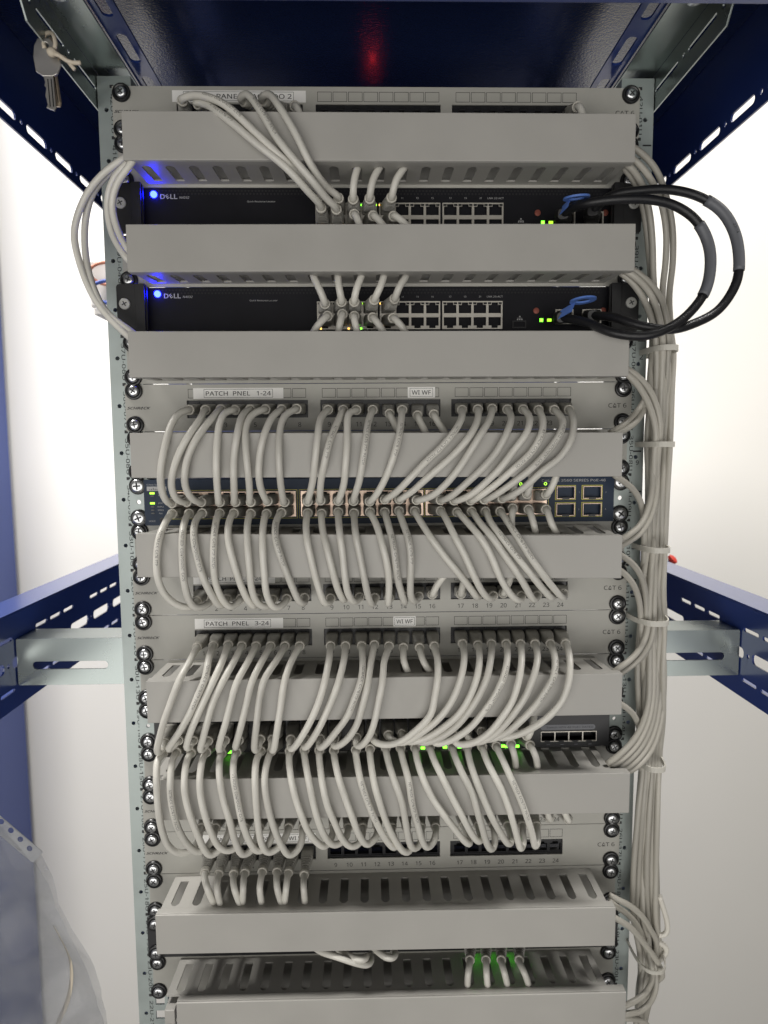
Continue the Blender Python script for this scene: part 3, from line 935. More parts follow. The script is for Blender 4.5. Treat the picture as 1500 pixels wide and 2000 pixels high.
CABLES=[
(22,'grey patch cable from port 1 of PATCH PNEL 1-24 down to the dark blue switch',[(-172.5,-36,-292.9),(-178.4,-49.9,-297.3),(-183,-58.6,-309.1),(-186.1,-66,-326.1),(-190.3,-66,-345.7),(-192.5,-59.5,-361),(-192.2,-51.5,-371.6),(-191,-36,-376.8)],(-175.5, 2.0, -290.2),(-192.0, -2.0, -375.6),0,0,3.15),
(22,'grey patch cable from port 2 of PATCH PNEL 1-24 down to the dark blue switch',[(-157.9,-36,-293),(-158.4,-54.5,-302.6),(-165.2,-66,-316),(-174.7,-66,-332.7),(-180.9,-66,-350.4),(-183.3,-59.5,-363),(-181.6,-51.5,-372.2),(-177.8,-36,-375.9)],(-161.4, 2.0, -290.2),(-177.4, -2.0, -375.6),0,0,3.15),
(22,'grey patch cable from port 3 of PATCH PNEL 1-24 down to the dark blue switch',[(-144.2,-36,-292.6),(-148,-54.5,-301.7),(-158.8,-66,-318.8),(-166.8,-66,-334.6),(-170.1,-66,-349.6),(-171.4,-59.5,-361.2),(-168.6,-51.5,-371.4),(-164.5,-36,-376)],(-147.4, 2.0, -290.2),(-162.8, -2.0, -375.6),0,0,3.15),
(22,'grey patch cable from port 4 of PATCH PNEL 1-24 down to the dark blue switch',[(-131.5,-36,-293.2),(-137.4,-49.9,-296.3),(-140.6,-58.6,-306.6),(-141.9,-66,-328.2),(-142.8,-66,-347),(-144.8,-55.8,-361.6),(-147.5,-36,-376.2)],(-133.3, 2.0, -290.2),(-148.2, -2.0, -375.6),0,0,3.15),
(22,'grey patch cable from port 5 of PATCH PNEL 1-24 down to the dark blue switch',[(-117.9,-36,-292.8),(-121.9,-54.5,-299.9),(-123.8,-66,-314.4),(-127.1,-66,-333),(-128.1,-66,-351.8),(-130.1,-55.8,-364.7),(-133.4,-36,-376.3)],(-119.3, 2.0, -290.2),(-133.6, -2.0, -375.6),0,0,3.15),
(22,'grey patch cable from port 6 of PATCH PNEL 1-24 down to the dark blue switch',[(-104.2,-36,-292.8),(-112.6,-49.9,-297.4),(-117.5,-58.6,-307.7),(-117.1,-66,-323.8),(-115.8,-66,-347.2),(-116.6,-55.8,-361.9),(-119.5,-36,-376.4)],(-105.2, 2.0, -290.2),(-119.0, -2.0, -375.6),0,0,3.15),
(22,'grey patch cable from port 7 of PATCH PNEL 1-24 down to the dark blue switch',[(-89.5,-36,-292.9),(-95.8,-54.5,-301),(-101.5,-66,-317.3),(-105.2,-66,-333.2),(-106.5,-66,-348.2),(-107,-55.8,-362),(-104.2,-36,-375.6)],(-91.2, 2.0, -290.2),(-104.4, -2.0, -375.6),0,0,3.15),
(22,'grey patch cable from port 8 of PATCH PNEL 1-24 down to the dark blue switch',[(-76.2,-36,-292.5),(-84.9,-49.9,-299),(-88.3,-58.6,-311.6),(-88.7,-66,-328.6),(-88.6,-66,-346.4),(-88.9,-55.8,-362.1),(-88.8,-36,-376.7)],(-77.1, 2.0, -290.2),(-89.8, -2.0, -375.6),0,0,3.15),
(22,'grey patch cable from port 9 of PATCH PNEL 1-24 down to the dark blue switch',[(-48,-36,-293.6),(-53.5,-54.5,-302.3),(-55.2,-66,-317.6),(-58,-66,-339.2),(-61.2,-55.8,-357.5),(-67.7,-36,-376.4)],(-49.0, 2.0, -290.2),(-69.5, -2.0, -375.6),0,0,3.15),
(22,'grey patch cable from port 10 of PATCH PNEL 1-24 down to the dark blue switch',[(-34.3,-36,-293.7),(-39,-54.5,-306.1),(-45.2,-66,-322.4),(-49.7,-66,-340.2),(-54,-55.8,-357.6),(-56,-36,-375.5)],(-35.0, 2.0, -290.2),(-54.9, -2.0, -375.6),0,1,3.15),
(22,'grey patch cable from port 11 of PATCH PNEL 1-24 down to the dark blue switch',[(-22.5,-36,-293.8),(-29,-49.9,-297.4),(-30,-58.6,-310.1),(-30.2,-66,-326.2),(-31.9,-66,-345),(-33.9,-55.8,-360.6),(-39.8,-36,-376.1)],(-20.9, 2.0, -290.2),(-40.3, -2.0, -375.6),0,0,3.15),
(22,'grey patch cable from port 12 of PATCH PNEL 1-24 down to the dark blue switch',[(-7.7,-36,-293.9),(-11.7,-54.5,-305.4),(-14.2,-66,-321.7),(-16.7,-66,-338.5),(-20.3,-59.5,-357.7),(-24,-51.5,-368.7),(-25.9,-36,-376.3)],(-6.8, 2.0, -290.2),(-25.7, -2.0, -375.6),0,2,3.15),
(22,'grey patch cable from port 14 of PATCH PNEL 1-24 down to the dark blue switch',[(18.9,-36,-294),(17,-54.5,-305.5),(13.6,-66,-322.8),(7.8,-66,-341.5),(1.2,-59.5,-357.9),(-5.5,-51.5,-369.9),(-11.2,-36,-376.9)],(21.2, 2.0, -290.2),(-11.1, -2.0, -375.6),0,1,3.15),
(22,'grey patch cable from port 17 of PATCH PNEL 1-24 down to the dark blue switch',[(73.2,-36,-294.4),(70.2,-54.5,-303),(61.6,-66,-315.6),(49.3,-66,-329.6),(37,-66,-340.8),(23.7,-66,-354.9),(12.7,-55.8,-366.8),(2.7,-36,-375)],(77.5, 2.0, -290.2),(3.5, -2.0, -375.6),0,2,3.15),
(22,'grey patch cable from port 18 of PATCH PNEL 1-24 down to the dark blue switch',[(87.6,-36,-293.9),(84.2,-54.5,-305),(74.8,-66,-319.5),(62.6,-66,-333.5),(49.3,-66,-345.6),(36.6,-59.5,-357.2),(27.5,-51.5,-366.2),(16,-36,-375.1)],(91.5, 2.0, -290.2),(18.1, -2.0, -375.6),0,0,3.15),
(22,'grey patch cable from port 19 of PATCH PNEL 1-24 down to the dark blue switch',[(100.5,-36,-293.5),(94.8,-54.5,-304.1),(84.3,-66,-318.6),(74.9,-66,-333.5),(65.5,-66,-347.6),(54.8,-59.5,-361.2),(44,-51.5,-371.3),(31.9,-36,-375.8)],(105.6, 2.0, -290.2),(32.7, -2.0, -375.6),0,0,3.15),
(22,'grey patch cable from port 20 of PATCH PNEL 1-24 down to the dark blue switch',[(114.4,-36,-294.1),(114,-54.5,-302.3),(107.9,-66,-315.9),(98.6,-66,-332.8),(86.4,-66,-346.9),(74.1,-59.5,-359.4),(61.6,-51.5,-371.4),(54,-36,-376)],(119.7, 2.0, -290.2),(50.5, -2.0, -375.6),0,0,3.15),
(22,'grey patch cable from port 21 of PATCH PNEL 1-24 down to the dark blue switch',[(128.8,-36,-294.2),(130.4,-54.5,-302.4),(125,-66,-316),(113.8,-66,-331),(102.5,-66,-346),(91.4,-59.5,-358.6),(77.2,-51.5,-371.5),(66.5,-36,-376.6)],(133.7, 2.0, -290.2),(65.1, -2.0, -375.6),0,0,3.15),
(22,'grey patch cable from port 22 of PATCH PNEL 1-24 down to the dark blue switch',[(142.8,-36,-294.8),(142.1,-54.5,-305.4),(137.4,-66,-318.9),(129,-66,-333),(113,-66,-348),(100.1,-59.5,-360.6),(87,-51.5,-371.6),(81.6,-36,-376.7)],(147.8, 2.0, -290.2),(79.7, -2.0, -375.6),0,2,3.15),
(22,'grey patch cable from port 23 of PATCH PNEL 1-24 down to the dark blue switch',[(157.2,-36,-294.8),(159.5,-54.5,-304.5),(154.5,-66,-316.2),(144.2,-66,-331.2),(129.2,-66,-347.2),(114.6,-59.5,-359.7),(100.7,-51.5,-370.8),(94.1,-36,-375.8)],(161.8, 2.0, -290.2),(94.3, -2.0, -375.6),0,3,3.15),
(22,'grey patch cable from port 24 of PATCH PNEL 1-24 down to the dark blue switch',[(170.7,-36,-294.9),(169.2,-54.5,-305.5),(164.1,-66,-321.9),(154.8,-66,-337),(137.9,-66,-350.1),(126.2,-59.5,-362.7),(116.4,-51.5,-370.9),(110.7,-36,-374.9)],(175.9, 2.0, -290.2),(108.9, -2.0, -375.6),0,0,3.15),
(31,'ridged grey cable from port 13 of PATCH PNEL 1-24 dropping behind the duct cover',[(7.7,-30,-297.1),(11.9,-38,-306.8),(17.1,-42,-316.7),(18.6,-40,-321.6)],(7.2, 2.0, -290.2),None,1,0,3.15),
(31,'ridged grey cable from port 15 of PATCH PNEL 1-24 dropping behind the duct cover',[(33.2,-30,-298.7),(36,-38,-306.9),(40.6,-42,-316.8),(42.3,-40,-321.7)],(35.3, 2.0, -290.2),None,1,0,3.15),
(31,'ridged grey cable from port 16 of PATCH PNEL 1-24 dropping behind the duct cover',[(48.2,-30,-297.8),(52.3,-38,-307),(58.8,-42,-317),(61,-40,-321.8)],(49.4, 2.0, -290.2),None,1,0,3.15),
(30,'ridged grey cable dropping from the duct into upper port 22 of the blue switch',[(121,-30,-371.9),(120.3,-40,-362.8),(122.2,-40,-352.9),(123.1,-38,-349)],(123.5, -2.0, -375.6),None,1,0,3.15),
(30,'ridged grey cable dropping from the duct into upper port 23 of the blue switch',[(134.7,-30,-371.5),(135.2,-40,-360.9),(137.1,-40,-353),(138.1,-38,-349.1)],(138.1, -2.0, -375.6),None,1,0,3.15),
(30,'ridged grey cable dropping from the duct into upper port 24 of the blue switch',[(152.6,-30,-372.2),(155.8,-40,-363.1),(159.1,-40,-354.1),(160.6,-38,-349.2)],(152.7, -2.0, -375.6),None,1,0,3.15),
(21,"grey patch cable from the blue switch's lower row into port 1 of PATCH PNEL 2-24",[(-191,-36,-386.4),(-192.1,-54.5,-393.3),(-194.2,-66,-405.3),(-196.8,-66,-422.5),(-196.5,-66,-439.9),(-192.4,-61.2,-455.5),(-183.8,-55.8,-466.2),(-174.1,-49.1,-470.3),(-171.5,-36,-467.7)],(-192.0, -2.0, -387.1),(-175.5, 2.0, -468.0),0,1,3.15),
(21,"grey patch cable from the blue switch's lower row into port 2 of PATCH PNEL 2-24",[(-175.7,-36,-386.5),(-175.3,-54.5,-393.5),(-174.2,-66,-406.5),(-174.6,-66,-422.8),(-173.9,-66,-442.1),(-171.5,-61.2,-460.7),(-167.5,-55.8,-468.9),(-161.4,-49.1,-469.6),(-158.5,-36,-467.9)],(-177.4, -2.0, -387.1),(-161.4, 2.0, -468.0),0,3,3.15),
(21,"grey patch cable from the blue switch's lower row into port 3 of PATCH PNEL 2-24",[(-163.9,-36,-386.1),(-165.7,-54.5,-392.6),(-164.1,-66,-404.7),(-161.4,-66,-422.9),(-156.3,-66,-442.3),(-149.8,-59.5,-460.3),(-146.1,-51.5,-469.2),(-143.9,-36,-465.8)],(-162.8, -2.0, -387.1),(-147.4, 2.0, -468.0),0,3,3.15),
(21,"grey patch cable from the blue switch's lower row into port 4 of PATCH PNEL 2-24",[(-148,-36,-386.3),(-147.5,-54.5,-393.7),(-146.9,-66,-408.7),(-147.8,-66,-426.9),(-147.6,-61.2,-446.3),(-143,-55.8,-462.3),(-136.9,-49.1,-470.9),(-130.9,-36,-465.9)],(-148.2, -2.0, -387.1),(-133.3, 2.0, -468.0),0,2,3.15),
(21,"grey patch cable from the blue switch's lower row into port 5 of PATCH PNEL 2-24",[(-135.2,-36,-386.4),(-136,-54.5,-393.8),(-134.4,-66,-406.9),(-130.2,-66,-427.1),(-126,-61.2,-446.5),(-120.7,-55.8,-462.5),(-116.2,-49.1,-470.2),(-115.3,-36,-466.1)],(-133.6, -2.0, -387.1),(-119.3, 2.0, -468.0),0,0,3.15),
(21,"grey patch cable from the blue switch's lower row into port 6 of PATCH PNEL 2-24",[(-119.8,-36,-387),(-119.7,-54.5,-395.9),(-117.7,-66,-411.9),(-116.6,-66,-431.1),(-116,-61.2,-451.5),(-112,-55.8,-465.6),(-104.4,-49.1,-470.8),(-101.3,-36,-466.8)],(-119.0, -2.0, -387.1),(-105.2, 2.0, -468.0),0,0,3.15),
(21,"grey patch cable from the blue switch's lower row into port 7 of PATCH PNEL 2-24",[(-105.4,-36,-387.2),(-105.7,-54.5,-396.1),(-104.7,-66,-412),(-103.9,-66,-436.1),(-102.7,-61.2,-457.6),(-97.5,-55.8,-469.8),(-91.1,-49.1,-469.5),(-88.7,-36,-466.4)],(-104.4, -2.0, -387.1),(-91.2, 2.0, -468.0),0,0,3.15),
(21,"grey patch cable from the blue switch's lower row into port 8 of PATCH PNEL 2-24",[(-92,-36,-386.3),(-94.6,-54.5,-394.2),(-93.2,-66,-407.3),(-87.5,-66,-427.6),(-80.9,-61.2,-448),(-74.5,-55.8,-465.1),(-70.8,-49.1,-467.7),(-72.1,-36,-465.6)],(-89.8, -2.0, -387.1),(-77.1, 2.0, -468.0),0,2,3.15),
(21,"grey patch cable from the blue switch's lower row into port 9 of PATCH PNEL 2-24",[(-67.9,-36,-387),(-67.8,-54.5,-394.5),(-66,-66,-407.6),(-62.5,-66,-425.9),(-58.4,-61.2,-446.3),(-52.3,-55.8,-466.3),(-48.4,-49.1,-468),(-48.1,-36,-466.4)],(-69.5, -2.0, -387.1),(-49.0, 2.0, -468.0),0,0,3.15),
(21,"grey patch cable from the blue switch's lower row into port 10 of PATCH PNEL 2-24",[(-55.2,-36,-387.6),(-53.3,-54.5,-399.5),(-48.9,-66,-414.5),(-44.5,-66,-433.9),(-40.2,-59.5,-452.8),(-35.9,-51.5,-464.5),(-34.5,-36,-466.1)],(-54.9, -2.0, -387.1),(-35.0, 2.0, -468.0),0,0,3.15),
(21,"grey patch cable from the blue switch's lower row into port 11 of PATCH PNEL 2-24",[(-40,-36,-386.3),(-37.4,-66,-403.1),(-35.2,-66,-420.4),(-33.5,-66,-439.8),(-31.1,-59.5,-456.8),(-26,-51.5,-466.7),(-21.3,-36,-465.7)],(-40.3, -2.0, -387.1),(-20.9, 2.0, -468.0),0,0,3.15),
(21,"grey patch cable from the blue switch's lower row into port 12 of PATCH PNEL 2-24",[(-25.5,-36,-387.4),(-23.6,-66,-403.2),(-20.4,-66,-420.6),(-16.8,-66,-440),(-13.6,-59.5,-458),(-10.1,-51.5,-469.4),(-7,-36,-466.4)],(-25.7, -2.0, -387.1),(-6.8, 2.0, -468.0),0,0,3.15),
(21,"grey patch cable from the blue switch's lower row into port 13 of PATCH PNEL 2-24",[(-11,-36,-386.5),(-5.8,-54.5,-395.1),(-0.7,-66,-411.1),(3.4,-66,-428.6),(5.4,-59.5,-448.4),(4.7,-51.5,-469.1),(6,-36,-466.6)],(-11.1, -2.0, -387.1),(7.2, 2.0, -468.0),0,0,3.15),
(21,"grey patch cable from the blue switch's lower row into port 14 of PATCH PNEL 2-24",[(2.5,-36,-386.7),(4.9,-54.5,-395.2),(9.3,-66,-413.2),(11.6,-66,-432.5),(14.6,-59.5,-450.5),(19.9,-51.5,-468.2),(20.2,-36,-465.7)],(3.5, -2.0, -387.1),(21.2, 2.0, -468.0),0,2,3.15),
(21,"grey patch cable from the blue switch's lower row into port 15 of PATCH PNEL 2-24",[(15.5,-36,-385.8),(18.5,-54.5,-395.3),(22.7,-66,-408.5),(24.5,-66,-424.9),(24.3,-61.2,-448.2),(25.1,-55.8,-462.3),(29.4,-49.1,-467.4),(33.6,-36,-465.6)],(18.1, -2.0, -387.1),(35.3, 2.0, -468.0),0,1,3.15),
(21,"grey patch cable from the blue switch's lower row into port 18 of PATCH PNEL 2-24",[(30,-36,-385.9),(35.1,-54.5,-395.5),(43.7,-66,-408.7),(54.3,-66,-423.3),(63.9,-66,-435.1),(75.6,-59.5,-450.2),(84.8,-51.5,-463),(88.3,-36,-465.5)],(32.7, -2.0, -387.1),(91.5, 2.0, -468.0),0,0,3.15),
(21,"grey patch cable from the blue switch's lower row into port 19 of PATCH PNEL 2-24",[(54,-36,-386.1),(57.4,-54.5,-392.7),(63.7,-66,-407),(72.4,-66,-423.5),(80.2,-66,-441.1),(89.2,-59.5,-457.3),(96.6,-51.5,-465.1),(103.2,-36,-465.9)],(50.5, -2.0, -387.1),(105.6, 2.0, -468.0),0,0,3.15),
(21,"grey patch cable from the blue switch's lower row into port 21 of PATCH PNEL 2-24",[(69.1,-36,-387.3),(76.9,-54.5,-395.9),(85.8,-66,-407.2),(94.6,-66,-421.8),(100.5,-66,-436.4),(108.4,-61.2,-451.2),(118.5,-55.8,-463.9),(125,-49.1,-467.6),(129.5,-36,-466.2)],(65.1, -2.0, -387.1),(133.7, 2.0, -468.0),0,0,3.15),
(21,"grey patch cable from the blue switch's lower row into port 22 of PATCH PNEL 2-24",[(82.6,-36,-386.9),(86.7,-54.5,-395),(96.4,-66,-407.3),(107.1,-66,-422.9),(118.9,-66,-439.6),(129.4,-59.5,-455.8),(136.9,-51.5,-466.6),(144.1,-36,-466.3)],(79.7, -2.0, -387.1),(147.8, 2.0, -468.0),0,0,3.15),
(21,"grey patch cable from the blue switch's lower row into port 23 of PATCH PNEL 2-24",[(95.2,-36,-387),(96.5,-54.5,-395.1),(104.1,-66,-406.4),(116.8,-66,-423),(129.5,-66,-438.7),(143.1,-59.5,-454.9),(153.3,-51.5,-465.3),(158.1,-36,-465.8)],(94.3, -2.0, -387.1),(161.8, 2.0, -468.0),0,1,3.15),
(21,"grey patch cable from the blue switch's lower row into port 24 of PATCH PNEL 2-24",[(108.8,-36,-387.1),(112.1,-54.5,-395.2),(119.5,-66,-408.5),(129.3,-66,-424.1),(139.2,-66,-437.8),(150.9,-59.5,-452),(163.8,-51.5,-464.9),(169.3,-36,-464.9)],(108.9, -2.0, -387.1),(175.9, 2.0, -468.0),0,2,3.15),
(28,'grey cable from lower port 22 of the blue switch into the duct slot below',[(120.4,-36,-384.2),(117.1,-46,-390.2),(117.2,-46,-398.2),(118.8,-42,-405.7),(120.6,-34,-411.8)],(123.5, -2.0, -387.1),None,0,0,3.15),
(28,'grey cable from lower port 23 of the blue switch into the duct slot below',[(135,-36,-385.4),(136.7,-46,-395.4),(139.6,-44,-405.6),(142.2,-34,-413)],(138.1, -2.0, -387.1),None,0,0,3.15),
(28,'grey cable from lower port 24 of the blue switch into the duct slot below',[(151.2,-36,-385.5),(152.7,-46,-395.5),(158.9,-44,-406.8),(163.4,-34,-413.8)],(152.7, -2.0, -387.1),None,0,0,3.15),
(18,'grey cable from port 16 of PATCH PNEL 2-24 rising behind the duct cover',[(46.6,-30,-465.3),(50.4,-38,-454.3),(56.5,-42,-445.4),(59.3,-40,-441.8)],(49.4, 2.0, -468.0),None,1,0,3.15),
(18,'grey cable from port 17 of PATCH PNEL 2-24 rising behind the duct cover',[(73.5,-30,-465.4),(74.4,-38,-454.6),(76,-42,-446.7),(76.8,-40,-442)],(77.5, 2.0, -468.0),None,1,0,3.15),
(18,'grey cable from port 20 of PATCH PNEL 2-24 rising behind the duct cover',[(113.6,-30,-465),(116.7,-38,-454.1),(117.8,-42,-447.1),(118.7,-40,-442.4)],(119.7, 2.0, -468.0),None,1,0,3.15),
(23,'grey patch cable from port 1 of PATCH PNEL 3-24 down to the black 48-port switch',[(-172.7,-36,-511.5),(-174.6,-56.3,-518.9),(-180.2,-69,-530.4),(-187.5,-69,-548.2),(-194.4,-69,-566),(-200.3,-66,-583.4),(-204.5,-62.5,-599.1),(-203.5,-58.3,-602.2),(-201.3,-50,-596.2)],(-175.5, 2.0, -512.5),(-204.5, -15.0, -596.4),0,0,3.15),
(23,'grey patch cable from port 2 of PATCH PNEL 3-24 down to the black 48-port switch',[(-157.5,-36,-510.1),(-156.9,-56.3,-515.1),(-157.1,-69,-527.8),(-164.4,-69,-544.6),(-172.7,-69,-562.4),(-183.8,-66,-580.6),(-193.1,-62.5,-594.2),(-196,-58.3,-599.7),(-188.8,-50,-594.3)],(-161.4, 2.0, -512.5),(-190.9, -15.0, -596.4),0,2,3.15),
(23,'grey patch cable from port 3 of PATCH PNEL 3-24 down to the black 48-port switch',[(-143.9,-36,-509.3),(-144.2,-56.3,-516.3),(-149.5,-69,-529.9),(-158.7,-69,-548.6),(-167,-69,-566.5),(-174.2,-66,-582.8),(-178,-62.5,-596),(-176.8,-58.3,-598),(-175.4,-50,-594.6)],(-147.4, 2.0, -512.5),(-177.3, -15.0, -596.4),0,0,3.15),
(23,'grey patch cable from port 4 of PATCH PNEL 3-24 down to the black 48-port switch',[(-131.3,-36,-510.5),(-134.5,-56.3,-518.4),(-141.9,-69,-532),(-151.1,-69,-550.7),(-156.5,-69,-567.7),(-162.1,-66,-586),(-165.8,-62.5,-598.2),(-164,-58.3,-599.8),(-161.7,-50,-595.3)],(-133.3, 2.0, -512.5),(-163.7, -15.0, -596.4),0,0,3.15),
(23,'grey patch cable from port 5 of PATCH PNEL 3-24 down to the black 48-port switch',[(-118.1,-36,-510.7),(-121.8,-56.3,-518.6),(-129.4,-69,-532.2),(-135.7,-69,-551),(-140.6,-69,-569.9),(-146.6,-66,-587.3),(-149.2,-62.5,-598.5),(-147.7,-58.3,-599.5),(-146.4,-50,-595.1)],(-119.3, 2.0, -512.5),(-150.1, -15.0, -596.4),0,0,3.15),
(23,'grey patch cable from port 6 of PATCH PNEL 3-24 down to the black 48-port switch',[(-104.5,-36,-510.9),(-109,-56.3,-517.8),(-116,-69,-531.4),(-121.3,-69,-550.2),(-126.1,-69,-569.2),(-131.6,-66,-587.6),(-134.4,-62.5,-595.7),(-134.4,-58.3,-598.2),(-133.7,-50,-595.3)],(-105.2, 2.0, -512.5),(-136.5, -15.0, -596.4),0,0,3.15),
(23,'grey patch cable from port 7 of PATCH PNEL 3-24 down to the black 48-port switch',[(-91.3,-36,-511.1),(-96.3,-56.3,-518),(-105.4,-69,-530.5),(-110.7,-69,-550.4),(-113,-69,-568.4),(-115.8,-66,-586.8),(-116.9,-62.5,-599.6),(-114.7,-58.3,-600.6),(-113.9,-50,-594.6)],(-91.2, 2.0, -512.5),(-114.0, -15.0, -596.4),0,0,3.15),
(23,'grey patch cable from port 8 of PATCH PNEL 3-24 down to the black 48-port switch',[(-77.6,-36,-511.2),(-83.6,-56.3,-520.2),(-88.1,-69,-533.8),(-91.4,-69,-553.7),(-94.2,-69,-570.7),(-97.4,-66,-587.1),(-100.2,-62.5,-599.9),(-102.3,-58.3,-600.8),(-102.9,-50,-594.7)],(-77.1, 2.0, -512.5),(-100.4, -15.0, -596.4),0,0,3.15),
(23,'grey patch cable from port 9 of PATCH PNEL 3-24 down to the black 48-port switch',[(-48.8,-36,-511.6),(-49.2,-56.3,-518.6),(-52.5,-69,-534.3),(-58.6,-69,-554.2),(-66.7,-69,-572.1),(-76,-66,-588.5),(-83,-62.5,-598.6),(-86.5,-58.3,-600.1),(-85.9,-50,-595)],(-49.0, 2.0, -512.5),(-86.8, -15.0, -596.4),0,0,3.15),
(23,'grey patch cable from port 10 of PATCH PNEL 3-24 down to the black 48-port switch',[(-35,-36,-511.8),(-35.9,-56.3,-519.8),(-40.9,-69,-536.5),(-48,-69,-554.4),(-56,-69,-572.3),(-64.3,-66,-587.7),(-70.7,-62.5,-597.3),(-73.6,-58.3,-599.3),(-72.8,-50,-594.7)],(-35.0, 2.0, -512.5),(-73.2, -15.0, -596.4),0,0,3.15),
(23,'grey patch cable from port 11 of PATCH PNEL 3-24 down to the black 48-port switch',[(-19.8,-36,-512),(-18.7,-56.3,-521.1),(-20.6,-69,-534.8),(-26.6,-69,-550.7),(-32.6,-69,-565.6),(-43.7,-66,-581.9),(-56.4,-62.5,-597.6),(-60.2,-58.3,-599.5),(-58.9,-50,-595)],(-20.9, 2.0, -512.5),(-59.6, -15.0, -596.4),0,2,3.15),
(23,'grey patch cable from port 12 of PATCH PNEL 3-24 down to the black 48-port switch',[(-8.1,-36,-511.1),(-11.8,-56.3,-523.2),(-14.8,-69,-538.9),(-19.9,-69,-558.8),(-25,-66.6,-575.9),(-34,-64,-590.1),(-43.1,-61,-597.5),(-46.8,-57.2,-598.6),(-45.9,-50,-595.2)],(-6.8, 2.0, -512.5),(-46.0, -15.0, -596.4),0,0,3.15),
(23,'grey patch cable from port 13 of PATCH PNEL 3-24 down to the black 48-port switch',[(5.7,-36,-512.4),(0.6,-56.3,-520.3),(-1.2,-69,-535.1),(-5.3,-69,-555),(-8.8,-69,-572.1),(-14.3,-66,-587.5),(-21.8,-62.5,-597.1),(-25.9,-58.3,-598.5),(-25.5,-50,-594)],(7.2, 2.0, -512.5),(-23.5, -15.0, -596.4),0,0,3.15),
(23,'grey patch cable from port 16 of PATCH PNEL 3-24 down to the black 48-port switch',[(48.1,-36,-513),(49.1,-56.3,-520),(47.8,-69,-532.8),(45.4,-69,-547.8),(41.5,-69,-565.8),(27.9,-66.6,-581.8),(15.2,-64,-592),(2.4,-61,-596.7),(-8.4,-57.2,-595.7),(-10.9,-50,-593.7)],(49.4, 2.0, -512.5),(-9.9, -15.0, -596.4),0,0,3.15),
(23,'grey patch cable from port 17 of PATCH PNEL 3-24 down to the black 48-port switch',[(74.6,-36,-511.2),(73.3,-56.3,-516.3),(69.6,-69,-528.1),(64.7,-69,-544.1),(57,-69,-559),(46.2,-69,-572),(33.7,-66,-583.2),(24.1,-62.5,-591.8),(11.4,-58.3,-596.1),(4.2,-50,-592.4)],(77.5, 2.0, -512.5),(3.7, -15.0, -596.4),0,0,3.15),
(23,'grey patch cable from port 18 of PATCH PNEL 3-24 down to the black 48-port switch',[(89,-36,-512.5),(87.2,-56.3,-518.5),(83.2,-69,-530.3),(77.5,-69,-547.3),(67.8,-69,-564.2),(55.3,-66.6,-577.2),(41.8,-64,-587.3),(29.1,-61,-593.6),(18.4,-57.2,-595.1),(16.9,-50,-591.5)],(91.5, 2.0, -512.5),(17.3, -15.0, -596.4),0,0,3.15),
(23,'grey patch cable from port 19 of PATCH PNEL 3-24 down to the black 48-port switch',[(101.8,-36,-511.6),(97.6,-56.3,-517.6),(92,-69,-531.5),(85.3,-69,-547.4),(75.6,-69,-563.3),(65.2,-66.6,-577.3),(51.7,-64,-588.5),(39.1,-61,-594.8),(31.4,-57.2,-596.3),(30.1,-50,-592.3)],(105.6, 2.0, -512.5),(30.9, -15.0, -596.4),0,0,3.15),
(23,'grey patch cable from port 20 of PATCH PNEL 3-24 down to the black 48-port switch',[(115.6,-36,-511.8),(112.5,-56.3,-518.9),(106.6,-69,-531.7),(99,-69,-548.6),(88.3,-69,-564.6),(78,-66.6,-578.6),(64.6,-64,-589.7),(52,-61,-596),(44.4,-57.2,-597.1),(42.6,-50,-591.4)],(119.7, 2.0, -512.5),(44.5, -15.0, -596.4),0,3,3.15),
(23,'grey patch cable from port 21 of PATCH PNEL 3-24 down to the black 48-port switch',[(129,-36,-512),(125.5,-56.3,-521.1),(120.3,-69,-534.9),(114.7,-69,-553.9),(105,-69,-569.9),(94.8,-66.6,-584),(84.4,-64,-593.1),(74.9,-61,-597.5),(64.5,-57.2,-597.9),(63.3,-50,-591.8)],(133.7, 2.0, -512.5),(67.0, -15.0, -596.4),0,0,3.15),
(23,'grey patch cable from port 22 of PATCH PNEL 3-24 down to the black 48-port switch',[(142.9,-36,-512.2),(140,-56.3,-520.3),(133,-69,-533.1),(126.4,-69,-550),(116.8,-69,-565),(107.6,-66.6,-578),(97.3,-64,-589.3),(85.9,-61,-595.6),(77.5,-57.2,-596.1),(77,-50,-591.5)],(147.8, 2.0, -512.5),(80.6, -15.0, -596.4),0,0,3.15),
(23,'grey patch cable from port 23 of PATCH PNEL 3-24 down to the black 48-port switch',[(157.3,-36,-512.3),(155.9,-56.3,-519.5),(151.6,-69,-531.3),(143,-69,-547.3),(132.5,-69,-562.2),(120.8,-69,-574.2),(110.7,-66,-584.5),(98.6,-62.5,-592),(90.3,-58.3,-593.8),(90.7,-50,-590.7)],(161.8, 2.0, -512.5),(94.2, -15.0, -596.4),0,2,3.15),
(23,'grey patch cable from port 24 of PATCH PNEL 3-24 down to the black 48-port switch',[(171.8,-36,-512.5),(169.4,-56.3,-519.7),(165.4,-69,-534.5),(160.8,-69,-551.6),(149.3,-69,-567.6),(135.3,-66.6,-579.5),(121.1,-64,-587.6),(107.8,-61,-591.8),(102.6,-57.2,-592.9),(103.9,-50,-589.8)],(175.9, 2.0, -512.5),(107.8, -15.0, -596.4),0,0,3.15),
(32,'ridged grey cable from port 14 of PATCH PNEL 3-24 into the duct slot below',[(19.2,-32,-515.3),(18.9,-46,-524),(22.7,-44,-534.5),(24.7,-32,-542.4)],(21.2, 2.0, -512.5),None,1,0,3.15),
(32,'ridged grey cable from port 15 of PATCH PNEL 3-24 into the duct slot below',[(34.6,-32,-515.6),(37,-46,-524.2),(43,-44,-534.3),(46.4,-32,-542.7)],(35.3, 2.0, -512.5),None,1,0,3.15),
